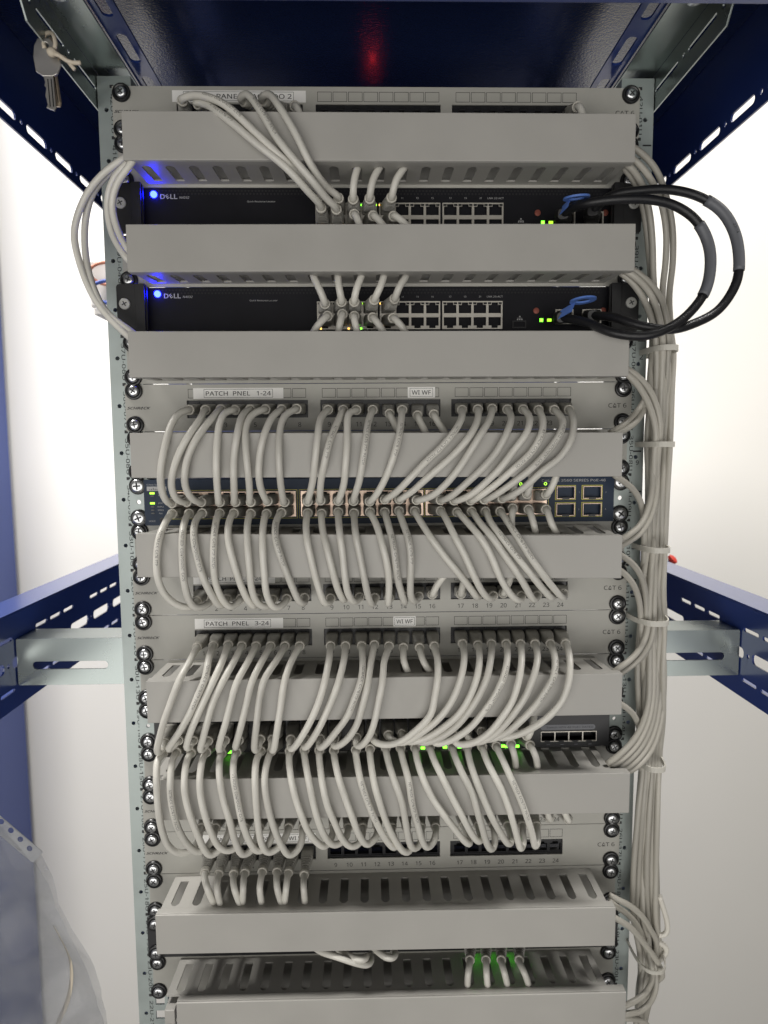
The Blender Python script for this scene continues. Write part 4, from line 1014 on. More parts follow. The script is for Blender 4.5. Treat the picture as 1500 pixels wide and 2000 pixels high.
(29,'grey cable dropping from the duct into upper port 23 of the black switch',[(119.7,-48,-594.7),(121.2,-52,-584.5),(124.1,-48,-577.9),(125.9,-42,-575.1)],(121.4, -15.0, -596.4),None,0,0,3.15),
(29,'grey cable dropping from the duct into upper port 24 of the black switch',[(133.5,-48,-596.5),(137.4,-52,-584.8),(139.9,-48,-578.2),(141.3,-42,-575.4)],(135.0, -15.0, -596.4),None,0,0,3.15),
(24,'grey patch cable looping from lower port 1 of the black switch under the duct',[(-203.2,-50,-606.5),(-205,-61.1,-607.4),(-204,-68,-618.3),(-204.1,-68,-633.6),(-203.4,-68,-652.1),(-202.2,-64.7,-671.7),(-198,-61.1,-689.7),(-190.6,-57.1,-698.8),(-181.8,-52.6,-700.8),(-175,-46.9,-694.8),(-174.4,-36,-687.3)],(-204.5, -15.0, -608.9),(-175.5, 2.0, -690.2),0,0,3.15),
(24,'grey patch cable looping from lower port 2 of the black switch under the duct',[(-191.2,-50,-605.7),(-191.9,-61.1,-608.7),(-191.7,-68,-621.6),(-192.1,-68,-638),(-189,-68,-659.7),(-184.7,-64.7,-677.3),(-178.2,-61.1,-691.2),(-171.5,-57.1,-698.6),(-164.5,-52.6,-695.8),(-160.6,-46.9,-690.8),(-160.7,-36,-687.6)],(-190.9, -15.0, -608.9),(-161.4, 2.0, -690.2),0,2,3.15),
(24,'grey patch cable looping from lower port 3 of the black switch under the duct',[(-177.8,-50,-606.5),(-178.8,-61.1,-608.9),(-179.4,-68,-623.9),(-179.2,-68,-637.2),(-175.2,-68,-656.8),(-169.9,-64.7,-677.6),(-165.4,-61.1,-693.6),(-160.6,-57.1,-702.1),(-153.5,-52.6,-699.2),(-148.4,-46.9,-692.1),(-146.9,-36,-687.8)],(-177.3, -15.0, -608.9),(-147.4, 2.0, -690.2),0,0,3.15),
(24,'grey patch cable looping from lower port 4 of the black switch under the duct',[(-163.8,-50,-606.2),(-164.5,-61.1,-607.1),(-165.3,-68,-619),(-165.7,-68,-634.4),(-162.4,-68,-655),(-158,-64.7,-674.7),(-152.3,-61.1,-690.7),(-144.4,-57.1,-698.1),(-137.2,-52.6,-696.3),(-133.1,-46.9,-691.3),(-133.1,-36,-688.1)],(-163.7, -15.0, -608.9),(-133.3, 2.0, -690.2),0,0,3.15),
(24,'grey patch cable looping from lower port 5 of the black switch under the duct',[(-149.8,-50,-607.5),(-149.1,-61.1,-609.4),(-148.1,-68,-618.3),(-145.4,-68,-640.9),(-140.1,-68,-661.7),(-136.6,-64,-683.9),(-131,-59.6,-700.6),(-123.8,-54.5,-699.7),(-119.6,-48.2,-690.8),(-119.3,-36,-688.4)],(-150.1, -15.0, -608.9),(-119.3, 2.0, -690.2),0,0,3.15),
(24,'grey patch cable looping from lower port 6 of the black switch under the duct',[(-136.2,-50,-606.7),(-136.6,-61.1,-609.6),(-135.5,-68,-619.6),(-132.7,-68,-641.1),(-129.3,-68,-661.9),(-124.7,-64,-682.1),(-117.8,-59.6,-697.1),(-110.6,-54.5,-697.8),(-105.8,-48.2,-691.1),(-105.5,-36,-688.7)],(-136.5, -15.0, -608.9),(-105.2, 2.0, -690.2),0,3,3.15),
(24,'grey patch cable looping from lower port 7 of the black switch under the duct',[(-113.7,-50,-606),(-115.9,-61.1,-608),(-116.3,-68,-620.9),(-116,-68,-641.5),(-115.3,-64.7,-668.3),(-113.4,-61.1,-688.3),(-108.3,-57.1,-700.5),(-99.8,-52.6,-699.3),(-93.2,-46.9,-692.1),(-91.6,-36,-689)],(-114.0, -15.0, -608.9),(-91.2, 2.0, -690.2),0,0,3.15),
(24,'grey patch cable looping from lower port 8 of the black switch under the duct',[(-104.1,-50,-606.2),(-106.4,-61.1,-611.2),(-107.7,-68,-622.1),(-106.7,-68,-641.6),(-102.4,-64.7,-666.4),(-96.4,-61.1,-687.6),(-88.2,-57.1,-703.6),(-80.5,-52.6,-700.7),(-77.4,-46.9,-693.5),(-77.8,-36,-689.2)],(-100.4, -15.0, -608.9),(-77.1, 2.0, -690.2),0,0,3.15),
(24,'grey patch cable looping from lower port 9 of the black switch under the duct',[(-87.1,-50,-606.5),(-86.3,-61.1,-613.6),(-83.4,-68,-627.7),(-79.8,-68,-644.2),(-75.2,-68,-658.8),(-70,-64,-675.9),(-62.6,-59.6,-689.3),(-56,-54.5,-697.4),(-50.2,-48.2,-694.4),(-48.7,-36,-689.6)],(-86.8, -15.0, -608.9),(-49.0, 2.0, -690.2),0,0,3.15),
(24,'grey patch cable looping from lower port 10 of the black switch under the duct',[(-73.5,-50,-605.6),(-71.6,-61.1,-611.8),(-68.2,-68,-625.9),(-65.1,-68,-643.5),(-60.5,-68,-663.2),(-54.1,-64,-682.5),(-47,-59.6,-692.8),(-39.7,-54.5,-692.9),(-35.3,-48.2,-690.4),(-34.7,-36,-689.9)],(-73.2, -15.0, -608.9),(-35.0, 2.0, -690.2),0,0,3.15),
(24,'grey patch cable looping from lower port 11 of the black switch under the duct',[(-59.9,-50,-606.4),(-58.3,-61.1,-617.2),(-55.8,-68,-630.2),(-51.4,-68,-651),(-44.9,-64.7,-669.7),(-39.3,-61.1,-685.6),(-31,-57.1,-696.2),(-23.5,-52.6,-696),(-20.5,-46.9,-691.5),(-20.7,-36,-690.2)],(-59.6, -15.0, -608.9),(-20.9, 2.0, -690.2),0,0,3.15),
(24,'grey patch cable looping from lower port 12 of the black switch under the duct',[(-46.3,-50,-606.6),(-45.1,-61.1,-609.2),(-41.2,-68,-624.4),(-35.5,-68,-643),(-28.9,-68,-662.8),(-23.2,-64,-681),(-16.3,-59.6,-693.2),(-9.7,-54.5,-691.4),(-6.6,-48.2,-688.8),(-6.7,-36,-690.4)],(-46.0, -15.0, -608.9),(-6.8, 2.0, -690.2),0,0,3.15),
(24,'grey patch cable looping from lower port 13 of the black switch under the duct',[(-26.1,-50,-606.5),(-24.5,-61.1,-614.7),(-21.6,-68,-626.8),(-15.8,-68,-645.4),(-9.1,-68,-663.2),(-0.2,-64,-683.6),(8.4,-59.6,-696.6),(11.1,-54.5,-697.2),(8.3,-48.2,-691.3),(7.3,-36,-690.7)],(-23.5, -15.0, -608.9),(7.2, 2.0, -690.2),0,2,3.15),
(24,'grey patch cable looping from lower port 14 of the black switch under the duct',[(-13,-50,-605.6),(-12.1,-61.1,-615),(-8.8,-68,-632.1),(-4,-68,-649.8),(1.9,-64.7,-669.5),(9.9,-61.1,-688.7),(18.1,-57.1,-702.6),(23.9,-52.6,-705.1),(23.8,-46.9,-694.5),(21.3,-36,-691)],(-9.9, -15.0, -608.9),(21.2, 2.0, -690.2),0,0,3.15),
(24,'grey patch cable looping from lower port 15 of the black switch under the duct',[(1.7,-50,-604.8),(4.3,-61.1,-615.2),(9.9,-68,-630.4),(15.8,-68,-648.1),(19.3,-64.7,-670.9),(22.5,-61.1,-690.1),(27.2,-57.1,-700.1),(33.2,-52.6,-698.8),(35.2,-46.9,-692.6),(35.3,-36,-691.3)],(3.7, -15.0, -608.9),(35.3, 2.0, -690.2),0,0,3.15),
(24,'grey patch cable looping from lower port 16 of the black switch under the duct',[(15.3,-50,-605.1),(18.2,-61.1,-615.5),(21.8,-68,-627.6),(24.7,-68,-648.3),(29.8,-64.7,-670.1),(34.6,-61.1,-689.2),(39.4,-57.1,-698.8),(46,-52.6,-695.8),(48.4,-46.9,-690.7),(49.4,-36,-691.6)],(17.3, -15.0, -608.9),(49.4, 2.0, -690.2),0,2,3.15),
(24,'grey patch cable looping from lower port 17 of the black switch under the duct',[(29,-50,-605.3),(30.2,-61.1,-612.6),(35.6,-68,-627.8),(43.5,-68,-644.5),(54.4,-68,-661.3),(65,-64,-677.5),(74.7,-59.6,-692.1),(80.1,-54.5,-697.5),(78.4,-48.2,-692.7),(76.4,-36,-690.3)],(30.9, -15.0, -608.9),(77.5, 2.0, -690.2),0,0,3.15),
(24,'grey patch cable looping from lower port 18 of the black switch under the duct',[(42.6,-50,-604.5),(45,-61.1,-610.8),(52.3,-68,-625),(61.2,-68,-643.8),(70.2,-68,-661.6),(78.9,-64,-679.9),(86.8,-59.6,-692.3),(90.7,-54.5,-693.4),(89.6,-48.2,-690.8),(90.5,-36,-690.6)],(44.5, -15.0, -608.9),(91.5, 2.0, -690.2),0,0,3.15),
(24,'grey patch cable looping from lower port 19 of the black switch under the duct',[(63.4,-50,-604.9),(65,-61.1,-610.1),(71.1,-68,-623.3),(79.1,-68,-639),(84.2,-68,-657.7),(89.8,-64.7,-677.6),(94.6,-61.1,-693.7),(99.5,-57.1,-702.2),(103.9,-52.6,-699.2),(103.8,-46.9,-691.8),(104.6,-36,-690.9)],(67.0, -15.0, -608.9),(105.6, 2.0, -690.2),0,0,3.15),
(24,'grey patch cable looping from lower port 20 of the black switch under the duct',[(77.1,-50,-605.1),(78,-61.1,-613.4),(83,-68,-628.7),(90.1,-68,-646.4),(97.2,-68,-663.2),(106.1,-64,-680.5),(115.2,-59.6,-695.6),(119.9,-54.5,-695.1),(118.1,-48.2,-691.3),(118.7,-36,-691.2)],(80.6, -15.0, -608.9),(119.7, 2.0, -690.2),0,0,3.15),
(24,'grey patch cable looping from lower port 21 of the black switch under the duct',[(91.3,-50,-605.3),(93,-61.1,-611.6),(100.8,-68,-627),(108.9,-68,-643.7),(115.1,-68,-662.5),(121.3,-64,-683.9),(126.5,-59.6,-700.6),(130.2,-54.5,-697.5),(130.5,-48.2,-691.6),(132.8,-36,-691.5)],(94.2, -15.0, -608.9),(133.7, 2.0, -690.2),0,0,3.15),
(24,'grey patch cable looping from lower port 22 of the black switch under the duct',[(104.6,-50,-605),(108,-61.1,-611.9),(114.7,-68,-627.2),(122.9,-68,-646),(129.1,-68,-662.8),(135.4,-64,-682.1),(139.9,-59.6,-698.8),(144,-54.5,-695.6),(144.3,-48.2,-691.9),(146.9,-36,-691.8)],(107.8, -15.0, -608.9),(147.8, 2.0, -690.2),0,2,3.15),
(27,'grey cable from lower port 23 of the black switch into the duct slot below',[(118.3,-50,-603.2),(120.1,-56,-611.4),(124.2,-44,-629),(127,-32,-639.4)],(121.4, -15.0, -608.9),None,0,0,3.15),
(27,'grey cable from lower port 24 of the black switch into the duct slot below',[(136.2,-50,-604.5),(139.6,-56,-611.8),(144.9,-44,-629.9),(148.4,-32,-640.9)],(135.0, -15.0, -608.9),None,0,0,3.15),
(17,'grey cable from half-hidden port 23 rising behind the seventh duct cover',[(160.8,-32,-686.9),(156.4,-38,-678.4),(155.3,-38,-672.9)],(161.8, 2.0, -690.2),None,1,0,3.15),
(17,'grey cable from half-hidden port 24 rising behind the seventh duct cover',[(178.9,-32,-688.4),(173.3,-38,-678.8),(172.1,-38,-673.2)],(175.9, 2.0, -690.2),None,1,0,3.15),
(26,'ridged grey cable from port 1 of the fifth patch panel into the duct slot below',[(-172.5,-36,-733.3),(-167.3,-50,-737.2),(-162.7,-44,-758),(-161.5,-30,-775.6)],(-175.5, 2.0, -734.7),None,1,0,3.15),
(26,'ridged grey cable from port 2 of the fifth patch panel into the duct slot below',[(-159.3,-36,-734.6),(-157.8,-50,-739.5),(-156.3,-44,-760.3),(-157.5,-30,-776.8)],(-161.4, 2.0, -734.7),None,1,0,3.15),
(26,'ridged grey cable from port 3 of the fifth patch panel into the duct slot below',[(-145.2,-36,-734.9),(-141.6,-50,-739.8),(-137.5,-44,-760.7),(-137.6,-30,-776.2)],(-147.4, 2.0, -734.7),None,1,0,3.15),
(26,'ridged grey cable from port 4 of the fifth patch panel into the duct slot below',[(-134.4,-36,-734.1),(-133.3,-50,-738),(-135.5,-44,-758.7),(-137.6,-30,-776.2)],(-133.3, 2.0, -734.7),None,1,0,3.15),
(26,'ridged grey cable from port 5 of the fifth patch panel into the duct slot below',[(-117.7,-36,-733.4),(-117.9,-50,-738.3),(-117.5,-44,-759.1),(-118.7,-30,-776.6)],(-119.3, 2.0, -734.7),None,1,0,3.15),
(26,'ridged grey cable from port 6 of the fifth patch panel into the duct slot below',[(-103.6,-36,-733.7),(-101.8,-50,-738.7),(-98.4,-44,-760.5),(-97.8,-30,-777.1)],(-105.2, 2.0, -734.7),None,1,0,3.15),
(26,'ridged grey cable from port 7 of the fifth patch panel into the duct slot below',[(-92.8,-36,-735),(-92.9,-50,-738.9),(-95.7,-44,-759.6),(-97.8,-30,-777.1)],(-91.2, 2.0, -734.7),None,1,0,3.15),
(26,'ridged grey cable from port 8 of the fifth patch panel into the duct slot below',[(-77.5,-36,-737.4),(-76.6,-50,-739.2),(-76.2,-44,-760),(-76.8,-30,-776.5)],(-77.1, 2.0, -734.7),None,1,0,3.15),
(5,'grey cable arching from first port of the top panel into the first black switch',[(-169.6,-34,-28.5),(-159.9,-44,-29.7),(-148.2,-52,-33.7),(-126.8,-64,-46.8),(-101.5,-68,-70.6),(-82.1,-66,-88.2),(-61.9,-50,-100.6),(-50.9,-34,-106.9)],(-175.5, 2.0, -23.5),(-51.5, -2.0, -108.9),1,3,3.15),
(5,'lowest grey cable slanting across the top duct into the first black switch',[(-156.9,-34,-31),(-146.3,-48,-38.6),(-131.6,-62,-52.6),(-117.5,-67,-65),(-100.8,-69,-79.8),(-78.8,-67,-96.2),(-61.5,-56,-111.2),(-51.4,-36,-118)],(-147.4, 2.0, -23.5),(-51.5, -2.0, -120.9),1,1,3.15),
(5,'grey cable from behind the K of the RACK label to the first black switch',[(-117.7,-34,-28.7),(-112.1,-48,-30.3),(-97.6,-64,-51.9),(-84.8,-69,-74.2),(-70.6,-68,-91.4),(-55.7,-62,-106.5),(-44.8,-48,-115.8),(-38,-36,-119.3)],(-91.2, 2.0, -23.5),(-37.5, -2.0, -120.9),1,2,3.15),
(5,'grey cable from the DO 2 label sweeping right to the first black switch',[(-100.1,-34,-28.2),(-93.6,-48,-30.2),(-81.5,-64,-49.4),(-68.9,-68,-71.3),(-60.2,-66,-88.9),(-50.7,-54,-101.3),(-42.8,-42,-106),(-36.1,-34,-109.1)],(-77.1, 2.0, -23.5),(-37.5, -2.0, -108.9),1,0,3.15),
(4,'grey cable plugged near the DO 2 label of the top panel dropping behind the duct',[(-73.2,-30,-30.8),(-68.9,-38,-38.9),(-66.3,-40,-50.3)],(-77.1, 2.0, -23.5),None,0,0,3.15),
(4,'grey cable plugged near the CAT 6 mark of the top panel dropping behind the duct',[(174.8,-30,-30.4),(176,-38,-38.5),(178.3,-40,-50)],(175.9, 2.0, -23.5),None,0,0,3.15),
(2,'grey cable from the duct above into third upper port of the first black switch',[(-23.1,-36,-110.6),(-22.3,-44,-99.5),(-18.3,-40,-83.9),(-16.4,-34,-72.1)],(-23.4, -2.0, -108.9),None,1,0,3.15),
(0,'grey cable from third lower port of the first black switch down behind the duct cover',[(-22.3,-38,-124.3),(-18.7,-46,-133),(-16.1,-44,-140),(-15.4,-38,-146.8)],(-23.4, -2.0, -120.9),None,0,0,3.15),
(2,'grey cable from the duct above into fourth upper port of the first black switch',[(-8.7,-36,-110.2),(-6,-44,-98.2),(1.3,-40,-83.9),(4.1,-34,-72)],(-9.3, -2.0, -108.9),None,1,0,3.15),
(0,'grey cable from fourth lower port of the first black switch down behind the duct cover',[(-5.7,-38,-125.6),(1.7,-46,-135.5),(7,-44,-142.2),(9.8,-38,-146.8)],(-9.3, -2.0, -120.9),None,0,0,3.15),
(2,'grey cable from the duct above into fifth upper port of the first black switch',[(10.6,-36,-109.3),(13.9,-44,-98.2),(22.6,-40,-84.7),(26.5,-34,-72)],(7.3, -2.0, -108.9),None,1,0,3.15),
(0,'grey cable from fifth lower port of the first black switch down behind the duct cover',[(12.2,-38,-126),(22.1,-46,-135.5),(28.4,-44,-142.2),(32.4,-38,-146.8)],(7.3, -2.0, -120.9),None,0,0,3.15),
(3,'grey cable from the duct above into first upper port of the second black switch',[(-49.2,-36,-200.3),(-53.3,-44,-189.3),(-58.4,-40,-178.7),(-61,-34,-169.7)],(-51.5, -2.0, -197.8),None,1,0,3.15),
(1,'grey cable from first lower port of the second black switch down behind the duct cover',[(-46.9,-38,-211.3),(-53.6,-46,-219),(-59.8,-44,-227),(-62.7,-38,-233.9)],(-51.5, -2.0, -209.8),None,0,0,3.15),
(3,'grey cable from the duct above into second upper port of the second black switch',[(-34.5,-36,-198.5),(-36.3,-44,-188),(-37.3,-40,-178.7),(-37.4,-34,-169.7)],(-37.5, -2.0, -197.8),None,1,0,3.15),
(1,'grey cable from second lower port of the second black switch down behind the duct cover',[(-33.7,-38,-209.6),(-35.7,-46,-219),(-37.3,-44,-227),(-38.1,-38,-234)],(-37.5, -2.0, -209.8),None,0,0,3.15),
(3,'grey cable from the duct above into third upper port of the second black switch',[(-23.2,-36,-198.5),(-21.1,-44,-189.3),(-17,-40,-178.8),(-15.6,-34,-169.8)],(-23.4, -2.0, -197.8),None,1,0,3.15),
(1,'grey cable from third lower port of the second black switch down behind the duct cover',[(-23.3,-38,-211.4),(-22.7,-46,-219.1),(-20.2,-44,-227.1),(-19.4,-38,-234.1)],(-23.4, -2.0, -209.8),None,0,0,3.15),
(3,'grey cable from the duct above into fourth upper port of the second black switch',[(-5.4,-36,-196.8),(-0.9,-44,-189.4),(2.8,-40,-178.8),(4.4,-34,-169.8)],(-9.3, -2.0, -197.8),None,1,0,3.15),
(1,'grey cable from fourth lower port of the second black switch down behind the duct cover',[(-6.9,-38,-212.8),(-2.1,-46,-220),(2.8,-44,-227.2),(5.2,-38,-234.2)],(-9.3, -2.0, -209.8),None,0,0,3.15),
(3,'grey cable from the duct above into fifth upper port of the second black switch',[(12.8,-36,-196),(16.1,-44,-188.1),(22.2,-40,-178.8),(24.4,-34,-169.8)],(7.3, -2.0, -197.8),None,1,0,3.15),
(1,'grey cable from fifth lower port of the second black switch down behind the duct cover',[(11.2,-38,-213.3),(16.8,-46,-220.1),(22.2,-44,-227.2),(24.8,-38,-234.3)],(7.3, -2.0, -209.8),None,0,0,3.15),
(25,'ridged grey cable near the green glow dropping into the lowest duct, first from left',[(82.5,-40,-826),(79,-52,-827.6),(79.6,-44,-852.5),(82.4,-32,-870.7)],(88.0, -4.0, -833.1),None,1,0,3.15),
(25,'ridged grey cable near the green glow dropping into the lowest duct, second from left',[(98.1,-40,-826.4),(96.5,-52,-828.6),(99.6,-44,-854.1),(102.9,-32,-872.4)],(104.5, -4.0, -833.1),None,1,0,3.15),
(25,'ridged grey cable near the green glow dropping into the lowest duct, third from left',[(113.1,-40,-826.7),(113.4,-52,-827.9),(119.1,-44,-852.5),(122.8,-32,-870.7)],(120.4, -4.0, -833.1),None,1,0,3.15),
(25,'ridged grey cable near the green glow dropping into the lowest duct, fourth from left',[(130.7,-40,-827.2),(132.4,-52,-828.4),(140.1,-44,-853),(144.3,-32,-871.3)],(138.9, -4.0, -833.1),None,1,0,3.15),
(19,'grey cable sagging below the eighth duct, long loop',[(-70.5,-40,-805.7),(-61.9,-50,-804.7),(-44.9,-58,-804.4),(-25.8,-56,-813.2),(-16.2,-50,-819.5),(-13.2,-40,-821.4),(-15.2,-34,-822)],None,None,0,0,3.15),
(19,'grey cable sagging below the eighth duct, short loop behind the long one',[(-48.3,-40,-807.8),(-39.5,-50,-807.4),(-25.7,-58,-807.5),(-19,-56,-809.3),(-18.1,-50,-811.1)],None,None,0,0,3.15),
(19,'grey cable sagging below the eighth duct, small loop on its right',[(-14.1,-40,-807.1),(-7.3,-50,-806.1),(1.3,-58,-806.6),(8.1,-56,-808.9),(9.8,-50,-808.6),(7.7,-40,-813.4)],None,None,0,0,3.15),
(15,'grey cable bowing farthest left around the rail from top duct to third duct',[(-210.7,-40,-75),(-219.1,-44,-81.3),(-240.8,-40,-94.5),(-258.1,-34,-111.8),(-269.1,-30,-137.3),(-265.5,-30,-164),(-252.8,-34,-194.5),(-236.6,-40,-214.7),(-219,-45,-231),(-211.1,-42,-239.3)],None,None,0,0,3),
(15,'inner of the two long grey cables bowing left around the rail',[(-210.8,-40,-79.2),(-218.6,-42,-83.4),(-236.5,-36,-91.6),(-251.5,-30,-104.3),(-260.4,-26,-125.5),(-261.8,-26,-154.5),(-255.6,-30,-181.6),(-242.7,-36,-206),(-219.8,-42,-224.3),(-211.4,-40,-231.1)],None,None,0,0,3),
(15,'outer short grey cable curving from top duct to second duct at left',[(-208.1,-48,-80.9),(-214.6,-50,-88.4),(-227.6,-44,-97.7),(-235.9,-38,-113.7),(-233.5,-38,-139.8),(-218,-46,-164.5),(-211.4,-42,-171.6)],None,None,0,0,3),
(15,'inner short grey cable curving from top duct to second duct at left',[(-204.8,-54,-83.4),(-211.3,-55,-92.8),(-223,-50,-104.2),(-229.9,-44,-118.8),(-226,-44,-140),(-215,-50,-158.8),(-208.9,-46,-166.2)],None,None,0,0,3),
(14,'grey cable curving between the right end of the topmost duct and the bundle',[(215.9,-40,-65.6),(227.4,-40,-72.8),(243.4,-34,-83.6),(258.1,-24,-102.6),(268.6,-16,-126.7),(272,-12,-157.5),(270.6,-10,-189.4),(273.6,-10,-222.3),(275.9,-10,-245.9),(277.5,-4,-278.9),(280.1,5,-317.7),(283.3,17,-363.2)],None,None,0,0,2.85),
(14,'grey cable curving between the right end of the topmost duct and the bundle',[(213.3,-44,-75.8),(222.4,-44,-82.2),(236.9,-38,-92.6),(251.9,-28,-109.3),(261.3,-20,-132.5),(263.5,-16,-158.6),(262.4,-14,-185.7),(266.3,-12,-217.9),(268.2,-12,-246.2),(270.2,-6,-279),(273.7,3,-317.7),(278.1,15,-363.1)],None,None,0,0,2.85),
(14,'grey cable curving between the right end of the topmost duct and the bundle',[(208.9,-48,-83.8),(218.3,-46,-89.3),(230.8,-38,-99.9),(241.1,-30,-118.8),(247.2,-24,-142.7),(250.8,-20,-173.3),(256.5,-16,-209.3),(260,-14,-246.4),(262.5,-8,-279.1),(266.9,1,-317.6),(272.6,13,-363)],None,None,0,0,2.85),
(14,'grey cable curving between the right end of the topmost duct and the bundle',[(211.9,-40,-83.5),(218.7,-38,-89.6),(229.6,-32,-100.3),(239,-24,-118.1),(246.1,-18,-145.4),(253.4,-10,-180.1),(258.2,-6,-216.8),(260.4,-4,-245.1),(263.1,2,-278.3),(268.1,11,-317.4),(274.5,23,-363.5)],None,None,0,0,2.85),
(10,'grey cable curving between the right end of the second duct and the bundle',[(213.4,-42,-167.8),(222.4,-44,-173.6),(240.8,-40,-185.4),(254.9,-32,-199.7),(263,-26,-220.4),(265.7,-22,-247.5),(267.6,-16,-279.8),(270.8,-7,-317.8),(274.9,5,-362.6)],None,None,0,0,2.85),
(10,'grey cable curving between the right end of the second duct and the bundle',[(212,-46,-173.2),(219.1,-48,-178.1),(235.5,-42,-188.5),(249.6,-34,-206),(257,-28,-225.3),(259.1,-26,-248),(261.3,-20,-280.1),(265.2,-11,-317.9),(270.1,1,-362.4)],None,None,0,0,2.85),
(10,'grey cable curving between the right end of the second duct and the bundle',[(212.7,-42,-175.7),(218.8,-42,-180.1),(231.7,-38,-192),(244.9,-30,-209.7),(251.9,-26,-229.5),(254.8,-24,-247.7),(257.3,-18,-279.9),(261.8,-9,-317.8),(267.7,3,-362.4)],None,None,0,0,2.85),
(13,'grey cable curving between the right end of the third duct and the bundle',[(214.4,-42,-256.7),(222.1,-44,-261),(239.7,-38,-273.2),(251.7,-32,-290.3),(257.9,-28,-309.7),(257.6,-26,-332.4),(260.1,-20,-366.1),(264,-11,-406.2),(268.1,1,-453.5)],None,None,0,0,2.85),
(13,'grey cable curving between the right end of the third duct and the bundle',[(213,-46,-260.3),(220.5,-46,-265.3),(235.3,-40,-278.8),(246.8,-34,-296.4),(253.4,-30,-315.8),(253.5,-28,-337.1),(256.7,-22,-370.8),(260.9,-13,-410.9),(264.9,-1,-458.2)],None,None,0,0,2.85),
(8,'grey cable curving between the right end of the fourth duct and the bundle',[(206.5,-40,-316.2),(213.9,-40,-312.6),(229.8,-32,-302.2),(243.1,-24,-287.8),(251.9,-18,-272.8),(256,-14,-255.8)],None,None,0,0,2.85),
(8,'grey cable curving between the right end of the fourth duct and the bundle',[(205.1,-44,-319.1),(215.1,-42,-315.9),(231.2,-36,-307),(242.6,-28,-294.6),(249.5,-22,-280.2),(251.6,-18,-263.3),(256.4,-12,-229.6)],None,None,0,0,2.85),
(8,'grey cable curving between the right end of the fourth duct and the bundle',[(212.1,-40,-354.3),(220.1,-38,-359.1),(235.4,-30,-370.1),(245.1,-24,-385),(248.8,-20,-405),(250.8,-18,-427.4),(252.3,-12,-463.5),(257.1,-3,-506.6),(264.9,9,-557.7)],None,None,0,0,2.85),
(7,'grey cable curving between the right end of the fifth duct and the bundle',[(212.3,-44,-416.9),(222.5,-44,-410.8),(237.9,-38,-400.8),(248.4,-30,-385.5),(253.3,-26,-365.7),(253.9,-24,-341.9),(257.2,-18,-308.4),(261.9,-9,-269.6),(267.9,3,-224.9)],None,None,0,0,2.85),
(7,'grey cable curving between the right end of the fifth duct and the bundle',[(213.9,-40,-423.2),(223.3,-40,-417.5),(240.7,-34,-408),(252.3,-28,-392),(257.7,-24,-370.7),(259.7,-20,-346.8),(262.6,-14,-313.1),(266.6,-5,-274.1),(272.3,7,-229.1)],None,None,0,0,2.85),
(7,'grey cable curving between the right end of the fifth duct and the bundle',[(213.2,-42,-423.8),(220.9,-42,-428.6),(235,-36,-439.4),(245.7,-30,-455.2),(250.9,-26,-475.9),(252.5,-24,-503.3),(257,-18,-540.6),(262.9,-9,-585.5),(270,3,-638.8)],None,None,0,0,2.85),
(7,'grey cable curving between the right end of the fifth duct and the bundle',[(213.6,-42,-438.1),(222.1,-40,-443.8),(234.4,-34,-456.2),(243.1,-28,-473.3),(247.4,-24,-495.7),(250.4,-22,-518.9),(255.3,-16,-556.7),(261.8,-7,-602.1),(269.1,5,-656.1)],None,None,0,0,2.85),
(12,'grey cable curving between the right end of the sixth duct and the bundle',[(213.8,-42,-539.4),(221.8,-42,-533.6),(236.5,-36,-525.4),(248.4,-30,-512.5),(253.4,-26,-495.3),(254.6,-24,-473.4),(258.5,-18,-439.9),(263.6,-9,-401.4),(269.3,3,-357.4)],None,None,0,0,2.85),
(12,'grey cable curving between the right end of the sixth duct and the bundle',[(216.9,-38,-545.8),(226.4,-38,-539),(242.2,-32,-530.8),(254.3,-28,-517.2),(259.3,-24,-498.4),(260.1,-22,-478.9),(262.7,-16,-445.2),(267.2,-7,-406.7),(272.6,5,-362.6)],None,None,0,0,2.85),
(12,'grey cable curving between the right end of the sixth duct and the bundle',[(217.6,-40,-566.4),(226.3,-38,-571.8),(238.8,-32,-583),(247,-26,-596.9),(251.4,-20,-612),(256.5,-14,-651.7),(259,-5,-699.7),(264.1,7,-757)],None,None,0,0,2.85),
(11,'grey cable curving between the right end of the seventh duct and the bundle',[(209.6,-46,-625.6),(219.2,-46,-618.8),(235.3,-40,-607.8),(247.2,-34,-593.5),(255,-28,-572.7),(256.8,-24,-543.7),(258.6,-18,-510.1),(262.1,-9,-471.8),(269.2,3,-428.2)],None,None,0,0,2.85),
(11,'grey cable curving between the right end of the seventh duct and the bundle',[(213.5,-44,-629.4),(224.4,-44,-622.6),(241,-37,-611.5),(252.5,-31,-596.2),(259.9,-25,-573.9),(261.7,-21,-544.8),(262.8,-15,-511),(265.6,-6,-472.5),(272.1,6,-428.7)],None,None,0,0,2.85),
(11,'grey cable curving between the right end of the seventh duct and the bundle',[(217.4,-42,-633.2),(229.7,-42,-626.3),(246.8,-34,-615.3),(257.9,-28,-599),(264.8,-22,-575.2),(266.6,-18,-545.9),(267,-12,-511.9),(269.2,-3,-473.2),(275,9,-429.2)],None,None,0,0,2.85),
(11,'grey cable curving between the right end of the seventh duct and the bundle',[(221.4,-40,-637),(235,-40,-630.2),(252.6,-31,-619.1),(263.3,-25,-601.7),(269.8,-19,-576.4),(271.6,-15,-547),(271.2,-9,-512.8),(272.8,0,-473.9),(278,12,-429.7)],None,None,0,0,2.85),
(11,'grey cable curving between the right end of the seventh duct and the bundle',[(225.3,-38,-640.9),(240.3,-38,-634),(258.5,-28,-622.9),(268.7,-22,-604.5),(274.8,-16,-577.7),(276.6,-12,-548.1),(275.5,-6,-513.7),(276.4,3,-474.6),(281,15,-430.2)],None,None,0,0,2.85),
